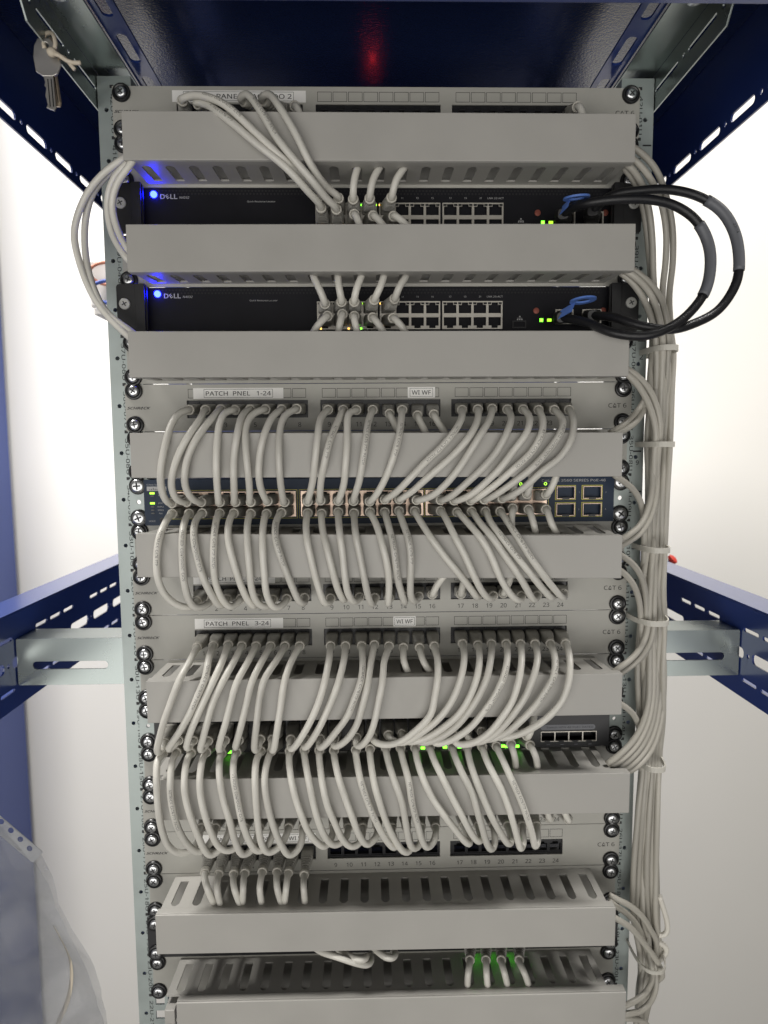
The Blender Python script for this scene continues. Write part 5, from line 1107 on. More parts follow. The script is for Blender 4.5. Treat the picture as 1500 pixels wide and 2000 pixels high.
(6,'grey cable curving between the right end of the eighth duct and the bundle',[(217.6,-40,-761.2),(225.5,-42,-764.7),(239.8,-38,-774.7),(254.9,-32,-791.3),(265.1,-26,-808.6),(273.6,-22,-825.6),(271.7,-16,-869.5),(269.5,-7,-923.1),(272.9,5,-987.7)],None,None,0,0,2.85),
(6,'grey cable curving between the right end of the eighth duct and the bundle',[(219.3,-36,-770.4),(227.6,-36,-777),(240.3,-30,-789.2),(252.4,-24,-804.9),(260.8,-20,-823.5),(268.4,-16,-847),(267.1,-10,-891.6),(268.6,-1,-946.2),(274.1,11,-1011.9)],None,None,0,0,2.85),
(6,'grey cable curving between the right end of the eighth duct and the bundle',[(216.6,-44,-778.3),(224.4,-46,-782.2),(238.8,-42,-794.1),(252.9,-36,-813),(268.4,-30,-835.5),(277.9,-26,-853.4),(280.1,-24,-861.8),(276.9,-20,-868.5),(268.9,-14,-913.2),(269.7,-5,-968.1),(276.1,7,-1034.4)],None,None,0,0,2.85),
(9,'grey cable curving between the right end of the ninth duct and the bundle',[(227.5,-42,-879.8),(238,-42,-874.7),(254.6,-36,-871.7),(265.2,-30,-865.7),(270.6,-24,-857.1),(268,-22,-846.5),(267.5,-16,-812.4),(267.9,-7,-774.6),(272.2,5,-732.4)],None,None,0,0,2.85),
(9,'grey cable curving between the right end of the ninth duct and the bundle',[(226.9,-44,-885.6),(237.5,-44,-882.6),(253.2,-38,-885.3),(265.8,-32,-880.5),(273.2,-26,-869.4),(273.5,-22,-856.1),(276.6,-16,-822.1),(276,-7,-784.2),(278.3,5,-742)],None,None,0,0,2.85),
(9,'grey cable curving between the right end of the ninth duct and the bundle',[(231.1,-40,-891.6),(241.3,-40,-890.8),(255.4,-36,-898.2),(265.7,-32,-911.1),(273.3,-28,-931.9)],None,None,0,0,2.85),
(16,'grey cable running down the tied bundle beside the right rail',[(253.8,-16.5,-218.7),(257.9,-9.9,-238.3),(253.9,-15.5,-274.9),(252.7,-12.8,-326.5),(254.5,-17.1,-371.1),(255,-14.9,-425.9),(249.1,-19.5,-459.4),(251.7,-12.2,-496.4),(246.9,-19.7,-539.9),(252.1,-15.5,-593.1),(257,-14.6,-639.8),(251.6,-20.2,-690.8),(248.9,-20.2,-749.8),(251.8,-15.8,-802.2),(260.6,-14.3,-845.3),(261.1,-15.8,-880.7),(258.6,-15.2,-915.2),(258.1,-16.9,-953.7)],None,None,0,0,2.8),
(16,'grey cable running down the tied bundle beside the right rail',[(256.5,-15.4,-218.5),(261.2,-9.8,-238.3),(256.8,-19.2,-275.3),(257,-14.6,-326.6),(254.1,-20.6,-370.9),(258,-12,-426.4),(252.6,-16.9,-459.9),(254.7,-13.7,-496),(256,-18.1,-540.6),(255.7,-18.1,-592.1),(260.2,-15.3,-639.5),(255.9,-20.9,-690.5),(255.9,-15.9,-752.8),(256.2,-16.3,-802),(265.9,-12.1,-847.2),(259.3,-20.7,-876.4),(260.2,-15.3,-915.2),(259.3,-16.5,-954.2)],None,None,0,0,2.8),
(16,'grey cable running down the tied bundle beside the right rail',[(261.9,-15.3,-218.5),(262.1,-13.5,-238.8),(260.7,-16.3,-275),(261.6,-11.1,-326.6),(261.6,-15.8,-371.2),(261.7,-9.9,-426.7),(256.1,-19,-459.6),(261.9,-10.1,-497),(260.1,-15.5,-541.5),(260.7,-19.1,-591.7),(262.9,-14.5,-639.9),(257.2,-20.1,-691),(260.7,-15,-753.5),(259.4,-20.7,-798.7),(271.7,-12.4,-847.2),(262.9,-19.6,-877.4),(262.3,-16,-914.6),(260.1,-18.5,-952.2)],None,None,0,0,2.8),
(16,'grey cable running down the tied bundle beside the right rail',[(262.8,-15.5,-218.5),(265.1,-12.6,-238.7),(264,-20.2,-275.4),(268.1,-9.9,-326.6),(264.5,-16.3,-371.2),(264.1,-13,-426.3),(261.7,-15.9,-460.2),(264,-12.9,-496.3),(267.8,-15.9,-541.5),(267.3,-18.3,-592.2),(268.5,-11.2,-641.6),(262.9,-19.3,-691.6),(262.1,-20.1,-750.2),(267.2,-15.1,-803.1),(275.8,-11.8,-847.7),(265.6,-19,-878),(261.9,-19.4,-911.5),(262.9,-15.8,-955)],None,None,0,0,2.8),
(16,'grey cable running down the tied bundle beside the right rail',[(266.7,-16.3,-218.7),(271.4,-11.4,-238.6),(269,-16.4,-275.1),(270.2,-11.4,-326.6),(266.2,-18.1,-371.1),(270.4,-11.5,-426.6),(266.5,-15.3,-460.4),(270.2,-12.1,-496.6),(267.8,-17.7,-540.9),(269.7,-17,-592.8),(272.2,-10.7,-642),(268.9,-16.2,-693.5),(267.8,-17.1,-752.3),(272.7,-16,-802.5),(278.2,-10.5,-848.8),(269.5,-16.9,-880),(266.8,-15.3,-915.4),(263.1,-17.8,-953)],None,None,0,0,2.8),
(16,'grey cable running down the tied bundle beside the right rail',[(269.6,-16,-218.6),(274.9,-12.7,-238.8),(273,-16.7,-275.1),(273.9,-14.6,-326.7),(271.4,-17.5,-371.2),(272.9,-13.1,-426.4),(271.2,-16.4,-460.3),(275.1,-11.3,-496.9),(271.9,-20,-540.2),(274.9,-17.1,-592.8),(274.8,-11.5,-641.6),(270.8,-20.7,-690.9),(271.8,-19.6,-750.7),(272.7,-20.2,-799.4),(280.2,-14.5,-845.7),(268.7,-20.8,-876.6),(266.2,-18.7,-912.2),(264.7,-17.5,-953.4)],None,None,0,0,2.8),
(16,'grey cable running down the tied bundle beside the right rail',[(259.4,-1.6,-216),(258.6,-3.4,-237.3),(257.3,-4.5,-274),(258.5,-0.8,-326.5),(257.5,-6.8,-371.8),(258.6,-5.2,-427.4),(255.8,-5,-462.4),(257.3,-0.1,-499.6),(257.2,-4.5,-545.1),(259.9,-3.1,-598.3),(260.3,-4.9,-644.5),(258.3,-3.6,-700.5),(258.7,-1.2,-762.7),(259.2,-4.9,-810.5),(266.9,-5.8,-852.4),(264.8,-3.6,-891.4),(263.2,-6.2,-923.7),(265,-1.7,-969)],None,None,0,0,2.8),
(16,'grey cable running down the tied bundle beside the right rail',[(262.7,-4.4,-216.5),(263.4,-4.1,-237.4),(264.4,-4.7,-274),(266.3,-0.3,-326.5),(263,-5.4,-371.9),(265.1,-2.8,-427.8),(260.3,-5.1,-462.4),(263.2,-2.8,-498.9),(261.2,-4.1,-545.3),(262.7,-3.3,-598.3),(265.3,-4,-645.1),(264.5,-2,-701.5),(259.5,-3.8,-761),(264.9,-1.4,-813.3),(271.9,-4.3,-853.7),(266.9,-6.1,-889.3),(266.3,-5.2,-924.6),(265.5,-4.2,-966.5)],None,None,0,0,2.8),
(16,'grey cable running down the tied bundle beside the right rail',[(268,-3.4,-216.4),(268.8,-5.1,-237.6),(268.4,-5.2,-274.1),(268.2,-3.8,-326.6),(267.1,-3.8,-372),(267.5,-3.6,-427.7),(267.1,-3.5,-462.9),(264.5,-4.3,-498.6),(269.2,-1.5,-546.3),(271.1,-3.7,-598.3),(269.7,-1.1,-646.6),(267.6,-3.5,-700.7),(268.3,-3.2,-761.6),(271.3,-1.5,-813.3),(275.7,-3.4,-854.5),(270.9,-5.8,-889.6),(268.9,-2,-927.7),(267.4,-2,-968.7)],None,None,0,0,2.8),
(16,'grey cable running down the tied bundle beside the right rail',[(271.9,-4.4,-216.6),(273.5,-1.1,-237.1),(273.3,-6.1,-274.2),(273.3,-2.5,-326.6),(271.5,-5,-372),(271.5,-2.3,-428),(270.9,-6.6,-462.3),(272.2,-0.9,-499.6),(276.2,-3,-545.9),(273.8,-2.7,-598.8),(277.6,0.2,-647.4),(272.1,-6.7,-699),(273.5,-5.7,-760),(277.6,-1.3,-813.6),(280.8,-5,-853.4),(274.6,-1.5,-893.5),(270.2,-3.3,-926.5),(267.7,-6,-964.7)],None,None,0,0,2.8),
(16,'grey cable running down the tied bundle beside the right rail',[(274.7,-6.7,-217),(276.2,-3.5,-237.4),(275,-6.7,-274.3),(279,-1.3,-326.6),(276.5,-6.2,-372),(276,-3.9,-427.8),(276.3,-4.1,-462.8),(279.3,-3.6,-498.9),(279.3,-2.8,-546),(279.6,-3.2,-598.6),(280.3,-0.3,-647.1),(278.1,-3.3,-701),(277.8,-3.7,-761.5),(281.1,-2.5,-812.8),(284.9,-5,-853.5),(275.8,-4.8,-890.7),(272.1,-5.9,-924.2),(271,-3.1,-967.7)],None,None,0,0,2.8),
(16,'grey cable running down the tied bundle beside the right rail',[(262.9,4.7,-236.2),(264.5,8.4,-272.9),(264.9,6.9,-326.5),(265.7,11.8,-373),(263.1,8.4,-429.5),(260.1,7.9,-465.1),(262.9,8.1,-501.8),(260.5,7.7,-549.2),(267.2,11,-604.3),(266.5,4.8,-649.4),(264.4,9.1,-707.9),(260.8,9,-769.6),(265.9,9.1,-821.1),(270.4,4.8,-861.1),(272.9,10.9,-904.2),(270.6,9.6,-938.4),(270.5,10.1,-980.7)],None,None,0,0,2.8),
(16,'grey cable running down the tied bundle beside the right rail',[(271.1,6.4,-236),(268.4,7.2,-273),(267.5,4.2,-326.5),(272.2,9.9,-373),(269,4,-428.9),(269.8,12.3,-466.1),(267.9,6.6,-501.4),(269.3,7.6,-549.3),(269.8,8,-603.1),(271.3,6.3,-650.2),(271.1,7.9,-707.3),(268,8.7,-769.5),(271,8.7,-820.9),(276.8,6.9,-862.9),(275.6,12.5,-905.7),(274,12.6,-941.3),(272.8,11,-981.7)],None,None,0,0,2.8),
(16,'grey cable running down the tied bundle beside the right rail',[(275.4,8,-235.7),(276.9,11,-272.7),(275.7,5,-326.6),(274.4,7.1,-372.8),(273,4.5,-429),(276.1,12.8,-466.3),(273.6,5.9,-501.3),(277.7,8.7,-549.8),(280.7,11.3,-604.7),(275.8,5.4,-649.9),(278.7,12.6,-710.2),(277.3,9.6,-770.3),(280.5,7,-819.9),(283.1,8.7,-864.5),(277.6,7.3,-901.2),(277.2,12.9,-941.7),(273.8,9.1,-979.8)],None,None,0,0,2.8),
(16,'grey cable running down the tied bundle beside the right rail',[(282.8,6.9,-235.9),(283.7,7.3,-273.1),(279.8,4.3,-326.6),(280.5,7.4,-372.9),(279.5,6.4,-429.4),(279.7,7.3,-465.2),(281.1,9.8,-502.5),(284.9,10.1,-550.4),(286,10.2,-604.3),(281.3,5.9,-650.2),(282,10.3,-708.9),(286.2,10.6,-771.2),(287.7,8.3,-821),(288.3,7.2,-863.5),(282.8,10.4,-904),(278.7,10.8,-939.7),(277.7,12.5,-983.3)],None,None,0,0,2.8),
(20,'pale cable end bent into a hook low on the right side of the bundle',[(276,-20,-777.7),(280.6,-20,-791.5),(284.7,-20,-805.4),(285.1,-20,-817.5),(280.5,-20,-820.7),(276.3,-20,-819.5)],None,None,0,0,2.6),
(20,'short grey cable loop just below the hooked pale cable end',[(276.4,-18,-827.7),(285,-18,-833.5),(286.8,-18,-839.1),(281.2,-18,-846.8),(275.1,-18,-851.1)],None,None,0,0,2.8),]
TIES=[[[249.1, -20.0, -239.5], [274.0, -20.0, -239.6]], [[247.4, -20.0, -326.5], [274.1, -20.0, -326.7]], [[246.4, -20.0, -424.8], [273.0, -20.0, -425.1]], [[243.0, -20.0, -494.2], [274.8, -20.0, -494.6]], [[250.2, -20.0, -637.3], [275.6, -20.0, -637.7]], [[252.9, -20.0, -840.0], [283.3, -20.0, -840.7]]]
DAC_PATHS=[[[188.9, -34.0, -120.5], [194.0, -42.0, -115.6], [201.5, -52.0, -112.8], [217.6, -56.0, -111.6], [246.2, -56.0, -110.1], [273.0, -56.0, -115.9], [292.4, -58.0, -128.6], [303.1, -60.0, -147.2], [306.6, -62.0, -166.9], [304.5, -64.0, -188.7], [289.3, -66.0, -212.1], [267.9, -70.0, -224.0], [244.3, -74.0, -230.5], [220.5, -68.0, -226.0], [203.4, -54.0, -216.4], [190.9, -34.0, -210.8]], [[162.7, -34.0, -123.3], [166.5, -44.0, -121.7], [174.7, -60.0, -123.1], [195.8, -68.0, -122.8], [226.1, -68.0, -122.8], [248.8, -66.0, -127.2], [266.7, -66.0, -139.1], [277.2, -66.0, -156.4], [279.3, -68.0, -174.9], [275.2, -70.0, -196.4], [262.3, -74.0, -214.1], [244.6, -78.0, -227.9], [220.2, -80.0, -236.5], [196.5, -74.0, -233.3], [178.2, -56.0, -221.1], [163.2, -34.0, -212.5]]]


def superloft(g, secs, n=16):
    """secs: (distance, half width, half height, exponent, offset) along +Y; closed at both ends."""
    v, f = [], []
    for d, a, b, e, oz in secs:
        for i in range(n):
            q = 2 * math.pi * (i + .5) / n
            c, s_ = math.cos(q), math.sin(q)
            v.append((a * math.copysign(abs(c) ** (2 / e), c), d, oz + b * math.copysign(abs(s_) ** (2 / e), s_)))
    for k in range(len(secs) - 1):
        for i in range(n):
            j = (i + 1) % n
            f.append((k * n + i, k * n + j, k * n + n + j, k * n + n + i))
    f.append(tuple(range(n))[::-1])
    f.append(tuple(range((len(secs) - 1) * n, len(secs) * n)))
    return g.add(v, f)

# shared plug meshes: built along +Y from the port, 36 mm long
plug_me = superloft(G(), [(0, 5.7, 4.3, 8, 0), (9, 5.7, 4.3, 8, 0), (13, 5.9, 4.5, 6, 0)]).mesh(False, name='plug')
plug_me.materials.append(M['boot'])
boot_me = superloft(G(), [(8, 6.1, 4.9, 7, 0), (16, 6.1, 4.9, 6, 0), (24, 5.3, 4.8, 3.6, 0), (31.5, 4.3, 4.3, 2.3, 0), (32, 4.2, 4.2, 2, 0)]).mesh('s', name='boot')
boot_me.materials.append(M['boot'])
secs = [(8, 5.9, 4.9, 6, 0), (12, 5.9, 4.9, 6, 0)]
for i in range(6):
    d = 13 + i * 3.0
    a, b, e = 5.8 - i * .26, 4.9 - i * .08, 5 - i * .5
    secs += [(d, a, b, e, 0), (d + 1.7, a, b, e, 0), (d + 1.9, a - .7, b - .7, e, 0), (d + 2.8, a - .7, b - .7, e, 0)]
secs += [(32, 4.2, 4.2, 2, 0)]
ridge_me = superloft(G(), secs).mesh(False, name='ridged_boot')
ridge_me.materials.append(M['boot'])
collar_me = G().lathe((0, 31, 0), (0, 1, 0), [(0, 4.3), (.4, 4.75), (4.2, 4.7), (5.0, 4.3), (5.0, 3.3), (3.5, 3.2)], 20).mesh('s', name='collar')
collar_me.materials.append(M['ring'])

def add_plug(parent, port, tip, ridged, org):
    port, tip = Vector(port), Vector(tip)
    d = tip - port
    L = d.length
    if L > 44:                       # a tip far in front: keep the plug's own length, the collar stays where the cable leaves it
        port = tip - d.normalized() * 44
        d = tip - port
        L = 44
    y = d.normalized()
    x = y.cross(Vector((0, 0, 1))).normalized()
    z = x.cross(y)
    mw = Matrix(((x.x, y.x, z.x, 0), (x.y, y.y, z.y, 0), (x.z, y.z, z.z, 0), (0, 0, 0, 1)))
    mw = Matrix.Translation((port - Vector(org)) * S) @ mw @ Matrix.Diagonal((1, L / 36, 1, 1))
    p = bpy.data.objects.new('plug', plug_me)
    COL.objects.link(p)
    p.parent = parent
    p.matrix_local = mw
    b = bpy.data.objects.new('boot', ridge_me if ridged else boot_me)
    COL.objects.link(b)
    b.parent = p
    c = bpy.data.objects.new('collar', collar_me)
    COL.objects.link(c)
    c.parent = p
    return y

PRINTS = {1: 'NETRACK  CAT6  FTP', 2: 'NETRACK  CAT6 FTP  PATCH', 3: 'VERIFIED  COMPONENT  CAT6'}
def cable_print(pts, r, s, start, parent, org):
    v, f = text_geo(s, 3.9, 0.015)
    x0 = min(a for a, b in v)
    acc = [0]
    for i in range(1, len(pts)):
        acc.append(acc[-1] + (pts[i] - pts[i - 1]).length)
    out = []
    for a, b in v:
        q = start + (a - x0)
        k = 1
        while k < len(acc) - 1 and acc[k] < q:
            k += 1
        u = min(1.0, (q - acc[k - 1]) / max(1e-6, acc[k] - acc[k - 1]))
        p = pts[k - 1].lerp(pts[k], u)
        t = (pts[min(k + 1, len(pts) - 1)] - pts[max(0, k - 2)]).normalized()
        n = Vector((0.25, -1, 0.1))
        n = (n - t * n.dot(t)).normalized()
        bb = t.cross(n) * -1
        th = b / r
        out.append(p + (n * math.cos(th) + bb * math.sin(th)) * (r + 0.05))
    G().add(out, f).build('jacket_print', 'jacketink', parent, org=org)

for gi, lab, P, pa, pb, rid, tx, r in CABLES:
    P = [Vector(q) for q in P]
    grp = GROUPS[gi]
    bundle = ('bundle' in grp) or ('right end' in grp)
    org = tuple(P[-1])
    path = list(P)
    def lead(port, tip):
        d = (tip - Vector(port)).normalized()
        return [tip - d * 3.0, tip + d * 3.5]
    if pa:
        path[0:1] = lead(pa, P[0])
    if pb:
        path[-1:] = lead(pb, P[-1])[::-1]
    pts = spline(path, 2.6)
    g = G().tube(pts, r, 12)
    name = 'patch_cable' if (pa or pb) else 'network_cable'
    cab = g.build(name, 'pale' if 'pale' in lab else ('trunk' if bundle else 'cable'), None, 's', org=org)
    tag(cab, lab, 'cable', grp)
    if pa:
        add_plug(cab, pa, P[0], rid, org)
    if pb:
        add_plug(cab, pb, P[-1], rid and 'DO 2' not in lab, org)
    if tx:
        cable_print(pts, r, PRINTS[tx], 24 + random.uniform(0, 14), cab, org)

# ------------------------------------------------------------------ cable ties round the bundle
where = ['beside the lower black switch', 'beside the duct under PATCH PNEL 1-24', 'beside the duct below the blue switch', 'between PATCH PNEL 2-24 and 3-24', 'beside the black 48-port switch', 'hanging loose at the bottom of the bundle']
for (p0, p1), wz in zip(TIES, where):
    p0, p1 = Vector(p0), Vector(p1)
    c = (p0 + p1) / 2
    hw = (p1 - p0).length / 2 + 0.6
    sag = 6 if 'loose' in wz else 0
    pts = []
    for i in range(40):
        a = 2 * math.pi * i / 40
        ca, sa = math.cos(a), math.sin(a)
        u = math.copysign(abs(ca) ** 0.7, ca)
        pts.append(c + Vector((hw * u, 14 + 27 * -sa * -1 if sa > 0 else 14 + 31 * sa, (p1.z - p0.z) / 2 * u - sag * max(0, -sa))))
    fr_ = frames(pts, True)
    v, f = [], []
    wd, th = (1.7, 0.7) if sag else (2.5, 0.7)
    for p, t_, a_, b_ in fr_:
        nrm = Vector((t_.y, -t_.x, 0)).normalized()
        up = Vector((0, 0, 1))
        for i, j in ((-1, -1), (1, -1), (1, 1), (-1, 1)):
            v.append(p + up * wd * i + nrm * th * j)
    n = len(pts)
    for k in range(n):
        k2 = (k + 1) % n
        for i in range(4):
            j = (i + 1) % 4
            f.append((k * 4 + i, k * 4 + j, k2 * 4 + j, k2 * 4 + i))
    tie = G().add(v, f).build('cable_tie', 'tie', None, org=tuple(c))
    tag(tie, 'pale nylon cable tie round the bundle ' + wz, 'cable tie', 'ties round the cable bundle')
    G().box(p1.x - 1, p1.x + 2.2, -12, -5, p1.z - 3, p1.z + 3).build('tie_head', 'tie', tie, bevel=.4)

# ------------------------------------------------------------------ black twinax cables
for i, (P, lab) in enumerate(zip(DAC_PATHS, ('outer black cable arcing between the right slots of the two black switches', 'inner black cable arcing between the two black switches, with blue pull tabs'))):
    P = [Vector(q) for q in P]
    pts = spline(P, 3)
    org = tuple(P[0])
    cab = G().tube(pts, 3.9, 14).build('twinax_cable', 'dac', None, 's', org=org)
    tag(cab, lab, 'cable', 'black cables joining the two switches')
    # grey label sleeve at the outermost part
    acc = [0]
    for k in range(1, len(pts)):
        acc.append(acc[-1] + (pts[k] - pts[k - 1]).length)
    zc, hz = ((-150, 32) if i == 0 else (-172, 31))
    xm = max(p.x for p in pts) - 60
    idx = [k for k, p in enumerate(pts) if p.x > xm and abs(p.z - zc) < hz]
    sl = G().tube(pts[idx[0]:idx[-1] + 1], 4.7, 14).build('label_sleeve', 'greysleeve', cab, 's', org=org)
    v, f = text_geo('27/14' if i == 0 else '27/13', 4.2, 0.03)
    k = idx[len(idx) // 2]
    p, tn = pts[k], (pts[k + 1] - pts[k - 1]).normalized()
    sd = Vector((tn.z, 0, -tn.x))
    if i == 0:
        G().add([p + tn * a + sd * b * -1 + Vector((0, -4.9 + .03 * b * b, 0)) for a, b in v], f).build('sleeve_lettering', 'ink', sl, org=org)
    for row, end, q2 in ((3, P[0], pts[4]), (5, P[-1], pts[-5])):
        z0 = zt(row)
        x = 200 if i == 0 else 174
        g = G()
        superloft_ = [(0, 6.8, 4.6, 8, 0), (22, 6.8, 4.6, 8, 0), (26, 7.6, 5.2, 8, 0), (34, 7.4, 5.2, 6, 0), (40, 4.6, 4.6, 3, 0)]
        gg = superloft(G(), superloft_)
        d = (end - Vector((x, 4, z0 - 28.3)))
        y = d.normalized()
        xx = y.cross(Vector((0, 0, 1))).normalized()
        zz = xx.cross(y)
        g.add([Vector((x, 4, z0 - 28.3)) + xx * a + y * b * (d.length + 4) / 40 + zz * c for a, b, c in gg.v], gg.f)
        cn = g.build('connector', 'black', cab, bevel=0.4, org=org)
        if i == 1:
            # blue pull tab: strap leaving the connector and a flat ring at its end
            def strap(pp, w):
                v, f = [], []
                for k, (a, b, c) in enumerate(pp):
                    for s_ in (-1, 1):
                        for h in (0, 1.0):
                            v.append((a + s_ * w * .35, b - h * .4, c + s_ * w * .9 - h))
                for k in range(len(pp) - 1):
                    o_ = k * 4
                    for q in ((0, 1), (1, 3), (3, 2), (2, 0)):
                        f.append((o_ + q[0], o_ + q[1], o_ + 4 + q[1], o_ + 4 + q[0]))
                f += [(0, 1, 3, 2), tuple(len(pp) * 4 - 4 + q for q in (0, 2, 3, 1))]
                return v, f
            if row == 3:
                a0, a1, rc = (159.8, -36.0, -120.5), (163.2, -50.0, -118.1), (168.2, -54.0, -117.0)
                tilt = -.12
            else:
                a0, a1, rc = (160.0, -36.0, -210.2), (168.5, -50.0, -205.9), (175.7, -54.0, -202.5)
                tilt = .10
            v, f = strap([a0, tuple((p_ + q_) / 2 for p_, q_ in zip(a0, a1)), a1], 4.0)
            g = G().add(v, f)
            g2 = plate(G(), [[(11.5 * math.cos(k * .2618), 9.8 * math.sin(k * .2618)) for k in range(24)], [(7.0 * math.cos(k * .2618), 5.0 * math.sin(k * .2618)) for k in range(24)]], 1.6, lambda a, b, c: (a, b, c))
            rings = []
            for a, b, c in g2.v:
                rings.append((rc[0] + a * .99, rc[1] - b * math.cos(tilt) + c * math.sin(tilt), rc[2] + b * math.sin(tilt) + c * math.cos(tilt) + a * .09))
            g.add(rings, g2.f)
            g.build('pull_tab', 'tab', cab, 'auto', org=org)

# ------------------------------------------------------------------ keys on their twisted tie
def key(cx, cy, cz, ang, tip, m, label):
    t = thing('key', label, 'key', (cx, cy, cz), 'two keys hanging from the strut')
    ca, sa = math.cos(ang), math.sin(ang)
    ct, st = math.cos(tip), math.sin(tip)
    def f(a, b, c):
        x, z = a * ca - b * sa, a * sa + b * ca
        x, z, c = x * .88, z * .88, c * .88
        return (cx + x * ct + c * st, cy + x * st - c * ct, cz + z)
    bow = [(-6, 3), (4, 3.4), (9.5, -4), (11.5, -18), (7.5, -26), (3.4, -28), (-4, -28), (-10, -24), (-11, -12), (-9.5, -3)]
    hole = [(0 + 2.7 * math.cos(k * .5236), -2.6 + 2.4 * math.sin(k * .5236)) for k in range(12)]
    plate(G(), [bow, hole], 2.4, f).build('bow', m, t, bevel=.5)
    bl = [(-4, -28.1), (4, -28.1), (4, -53), (2.2, -56), (-1, -55)]
    z = -53.5
    for k in range(5):
        bl += [(-3.9 + (k % 2) * .9, z), (-2.6 - (k % 3) * .5, z + 2.4)]
        z += 4.6
    plate(G(), [bl], 2.2, f).build('blade', m, t, bevel=.25)
    g = G()
    for xx in (-.6, 2.2):
        vs = [f(xx - .5, -30, 2.26), f(xx + .5, -30, 2.26), f(xx + .5, -53, 2.26), f(xx - .5, -53, 2.26)]
        g.add(vs, [(0, 1, 2, 3)])
    g.build('blade_groove', 'hole', t)
key(-254.7, -98.0, -19.4, 0.04, 0.10, 'keydark', 'dark nickel key hanging in front, its bow turned to the camera')
key(-254.7, -92.0, -16.3, 0.15, -0.5, 'keymetal', 'brassy key hanging behind the dark key')
s1 = spline([(-255.2, -100.0, -23.8), (-256.9, -98.0, -16.8), (-255.7, -95.0, -10.3), (-251.3, -96.0, -10.5), (-246.7, -101.0, -17.7), (-246.1, -102.0, -24.2), (-249.9, -101.0, -27.6), (-255.6, -95.0, -23.2)], 1.2)
tie = G().tube(s1, 1.6, 8).build('twisted_tie', 'string', None, 's', org=tuple(s1[0]))
tag(tie, 'off-white twisted tie holding the keys on the zinc strut', 'tie')
s2 = spline([(-249.1, -102.0, -28.2), (-243.6, -105.0, -30.6), (-240.3, -104.0, -32.9), (-235.8, -104.0, -35.5), (-231.7, -103.0, -36.0), (-227.5, -102.0, -35.1)], 1.2)
s3 = spline([(-247.9, -103.0, -29.1), (-242.4, -106.0, -32.2), (-240.4, -102.0, -31.4), (-236.7, -102.0, -34.7), (-234.1, -103.0, -38.2), (-231.9, -103.0, -40.8)], 1.2)
g = G().tube(s2, 1.6, 8)
g.tube(s3, 1.5, 8)
g.lathe((-248.1, -104.0, -28.9), (0.3, -1, 0.2), [(-2.5, 1.5), (-1.5, 3.4), (1, 3.6), (2.4, 1.8)], 12)
g.build('tie_tail', 'string', tie, 's', org=tuple(s1[0]))

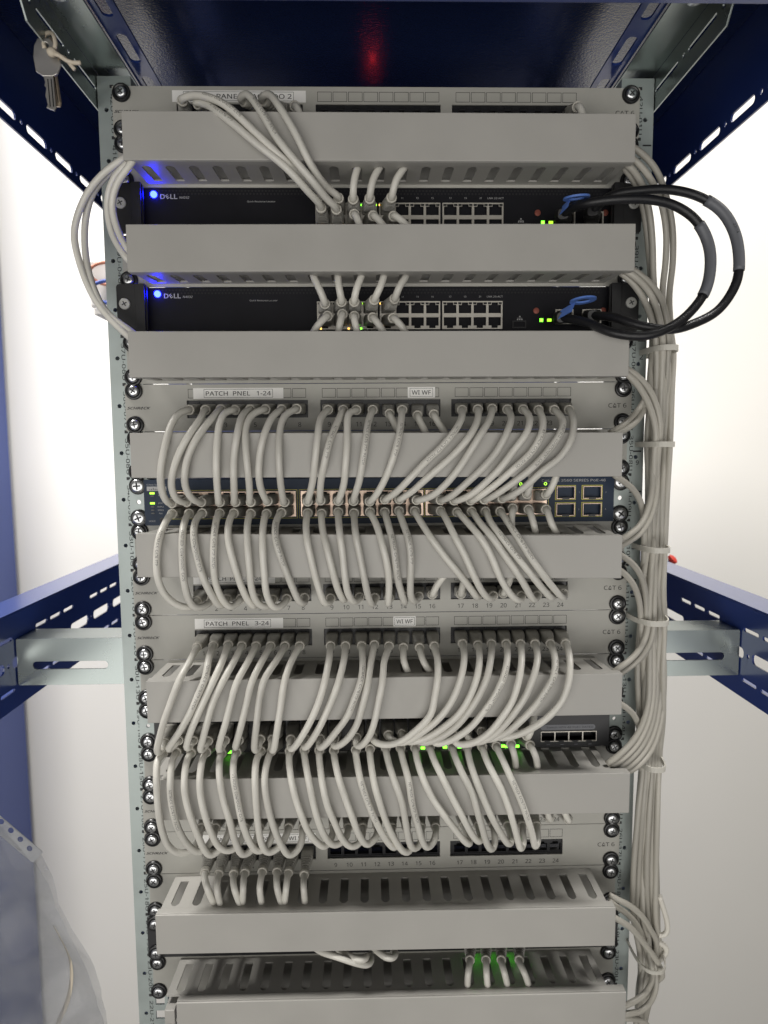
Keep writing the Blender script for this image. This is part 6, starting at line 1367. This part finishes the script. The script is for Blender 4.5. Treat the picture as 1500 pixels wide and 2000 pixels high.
# ------------------------------------------------------------------ clear punched sleeve at lower left
def bag():
    t = thing('plastic_sleeve', 'clear crumpled plastic sleeve with a punched edge strip at the lower left', 'plastic sleeve', (-330, -30, -1000))
    # silhouette down the right side, in mm on the plane y=-30 (x, z)
    R = [(-338, -723), (-329, -749), (-324, -776), (-312, -797), (-301, -820), (-291, -843), (-284, -865), (-282, -892), (-283, -936)]
    L = [(-431, -629), (-433, -657), (-435, -687), (-437, -723), (-440, -760), (-442, -797), (-445, -834), (-448, -877), (-452, -932)]
    n, m = len(R), 48
    def surf(u, v):
        i = min(n - 2, int(v * (n - 1)))
        w_ = v * (n - 1) - i
        a = Vector(L[i]).lerp(Vector(L[i + 1]), w_)
        b = Vector(R[i]).lerp(Vector(R[i + 1]), w_)
        p = a.lerp(b, u)
        tri = lambda q: abs((q % 2) - 1) * 2 - 1
        rip = 4 * math.sin(u * 8 + v * 3) + 5 * tri(u * 4.3 - v * 2.2) + 3.2 * tri(u * 2.6 + v * 5.1 + .4) + 2 * math.sin(v * 9 + u * 5) + 8 * u * u
        return (p.x, -30 + rip * (0.35 + v), p.y)
    g = G()
    nv = 64
    v = [surf(i / m, j / nv) for j in range(nv + 1) for i in range(m + 1)]
    f = [(j * (m + 1) + i, j * (m + 1) + i + 1, (j + 1) * (m + 1) + i + 1, (j + 1) * (m + 1) + i) for j in range(nv) for i in range(m)]
    g.add(v, f)
    o = g.build('front_sheet', 'clear', t, 's')
    g = G()
    v2 = [(a, b + 9 + 3 * math.sin(c * .05), c) for a, b, c in v]
    g.add(v2, f)
    g.build('back_sheet', 'clear', t, 's')
    # punched strip along the slanting upper edge
    p0, p1 = Vector(L[0]), Vector(R[0])
    d = (p1 - p0)
    ln = d.length
    d.normalize()
    nn = Vector((-d.y, d.x))
    loops = [rr(0, ln, -2, 13, 2)]
    for k in range(40):
        q = ln - 12 - k * 12.5
        if q < 8:
            break
        loops.append([(q + 2.9 * math.cos(j * .5236), 6 + 2.9 * math.sin(j * .5236)) for j in range(12)])
    g = plate(G(), loops, .4, lambda a, b, c: (p0.x + d.x * a + nn.x * b, -31 + c + 6 * math.sin(a * .02), p0.y + d.y * a + nn.y * b))
    g.build('punched_strip', 'milky', t)
    # curled inner edge of the sheet held inside
    c_ = spline([(-327, -16, -797), (-320, -16, -813), (-313, -16, -833), (-313, -16, -855), (-318, -16, -877), (-328, -16, -899), (-335, -16, -915)], 3)
    fr_ = frames(c_)
    v, f = [], []
    for k, p in enumerate(c_):
        v += [(p.x - 2.6, p.y, p.z), (p.x + 2.6, p.y - 5, p.z)]
    f = [(2 * k, 2 * k + 1, 2 * k + 3, 2 * k + 2) for k in range(len(c_) - 1)]
    g = G().add(v, f)
    o = g.build('sheet_edge', 'string', t, 's')
    md = o.modifiers.new('thickness', 'SOLIDIFY')
    md.thickness = 0.4 * S
bag()

# ------------------------------------------------------------------ background
bc = thing('equipment_cabinet', 'tall blue cabinet side standing out of focus at the left by the wall', 'cabinet', (-1100, 940, -2000))
G().box(-1500, -930, 800, 1085, -2000, 1500).build('side_panel', 'bluefar', bc, bevel=4)
jb = thing('socket_box', 'white socket box with coloured leads behind the left rail', 'socket box', (-374.9, 300.0, -100.2))
bx, by, bz = (-374.9, 300.0, -100.2)
G().box(bx - 22, bx + 45, by + 14, by + 40, bz - 30, bz + 34).build('housing', 'whitebox', jb, bevel=3)
G().box(bx - 12, bx + 45, by, by + 40, bz - 43, bz - 33).build('ledge', 'whitebox', jb, bevel=1.5)
def ring_arc(cx, cy, cz, rx, rz, a0, a1):
    return spline([(cx + rx * math.cos(a0 + (a1 - a0) * k / 9), cy + 3 * math.sin(k), cz + rz * math.sin(a0 + (a1 - a0) * k / 9)) for k in range(10)], 2)
o = G().tube(ring_arc(bx + 8, by + 4, bz + 14, 24, 15, 0.9, 5.0), 2.3, 8).build('lead', 'orange', None, 's', org=(bx, by, bz))
tag(o, 'orange lead looped in front of the white socket box behind the left rail', 'lead', 'coloured leads at the socket box')
o = G().tube(ring_arc(bx + 10, by - 2, bz - 12, 24, 15, 1.0, 5.2), 2.6, 8).build('lead', 'bluelead', None, 's', org=(bx, by, bz))
tag(o, 'blue lead looped in front of the white socket box behind the left rail', 'lead', 'coloured leads at the socket box')
rk = G().tube(spline([(435.5, 330.0, -515.9), (435.6, 330.0, -508.1), (435.6, 328.0, -501.6), (436.1, 326.0, -496.6)], 2), 4.2, 10)
o = rk.build('beam_hook', 'red', None, 's', org=(435.5, 330.0, -515.9))
tag(o, 'small red hook standing on the right middle beam beside the bundle', 'hook')
G().lathe((435.5, 324.0, -496.3), (0.5, -.4, .6), [(-3, 4), (0, 7.5), (4, 7.5), (6, 4)]).build('hook_head', 'red', o, 'auto', org=(435.5, 330.0, -515.9))
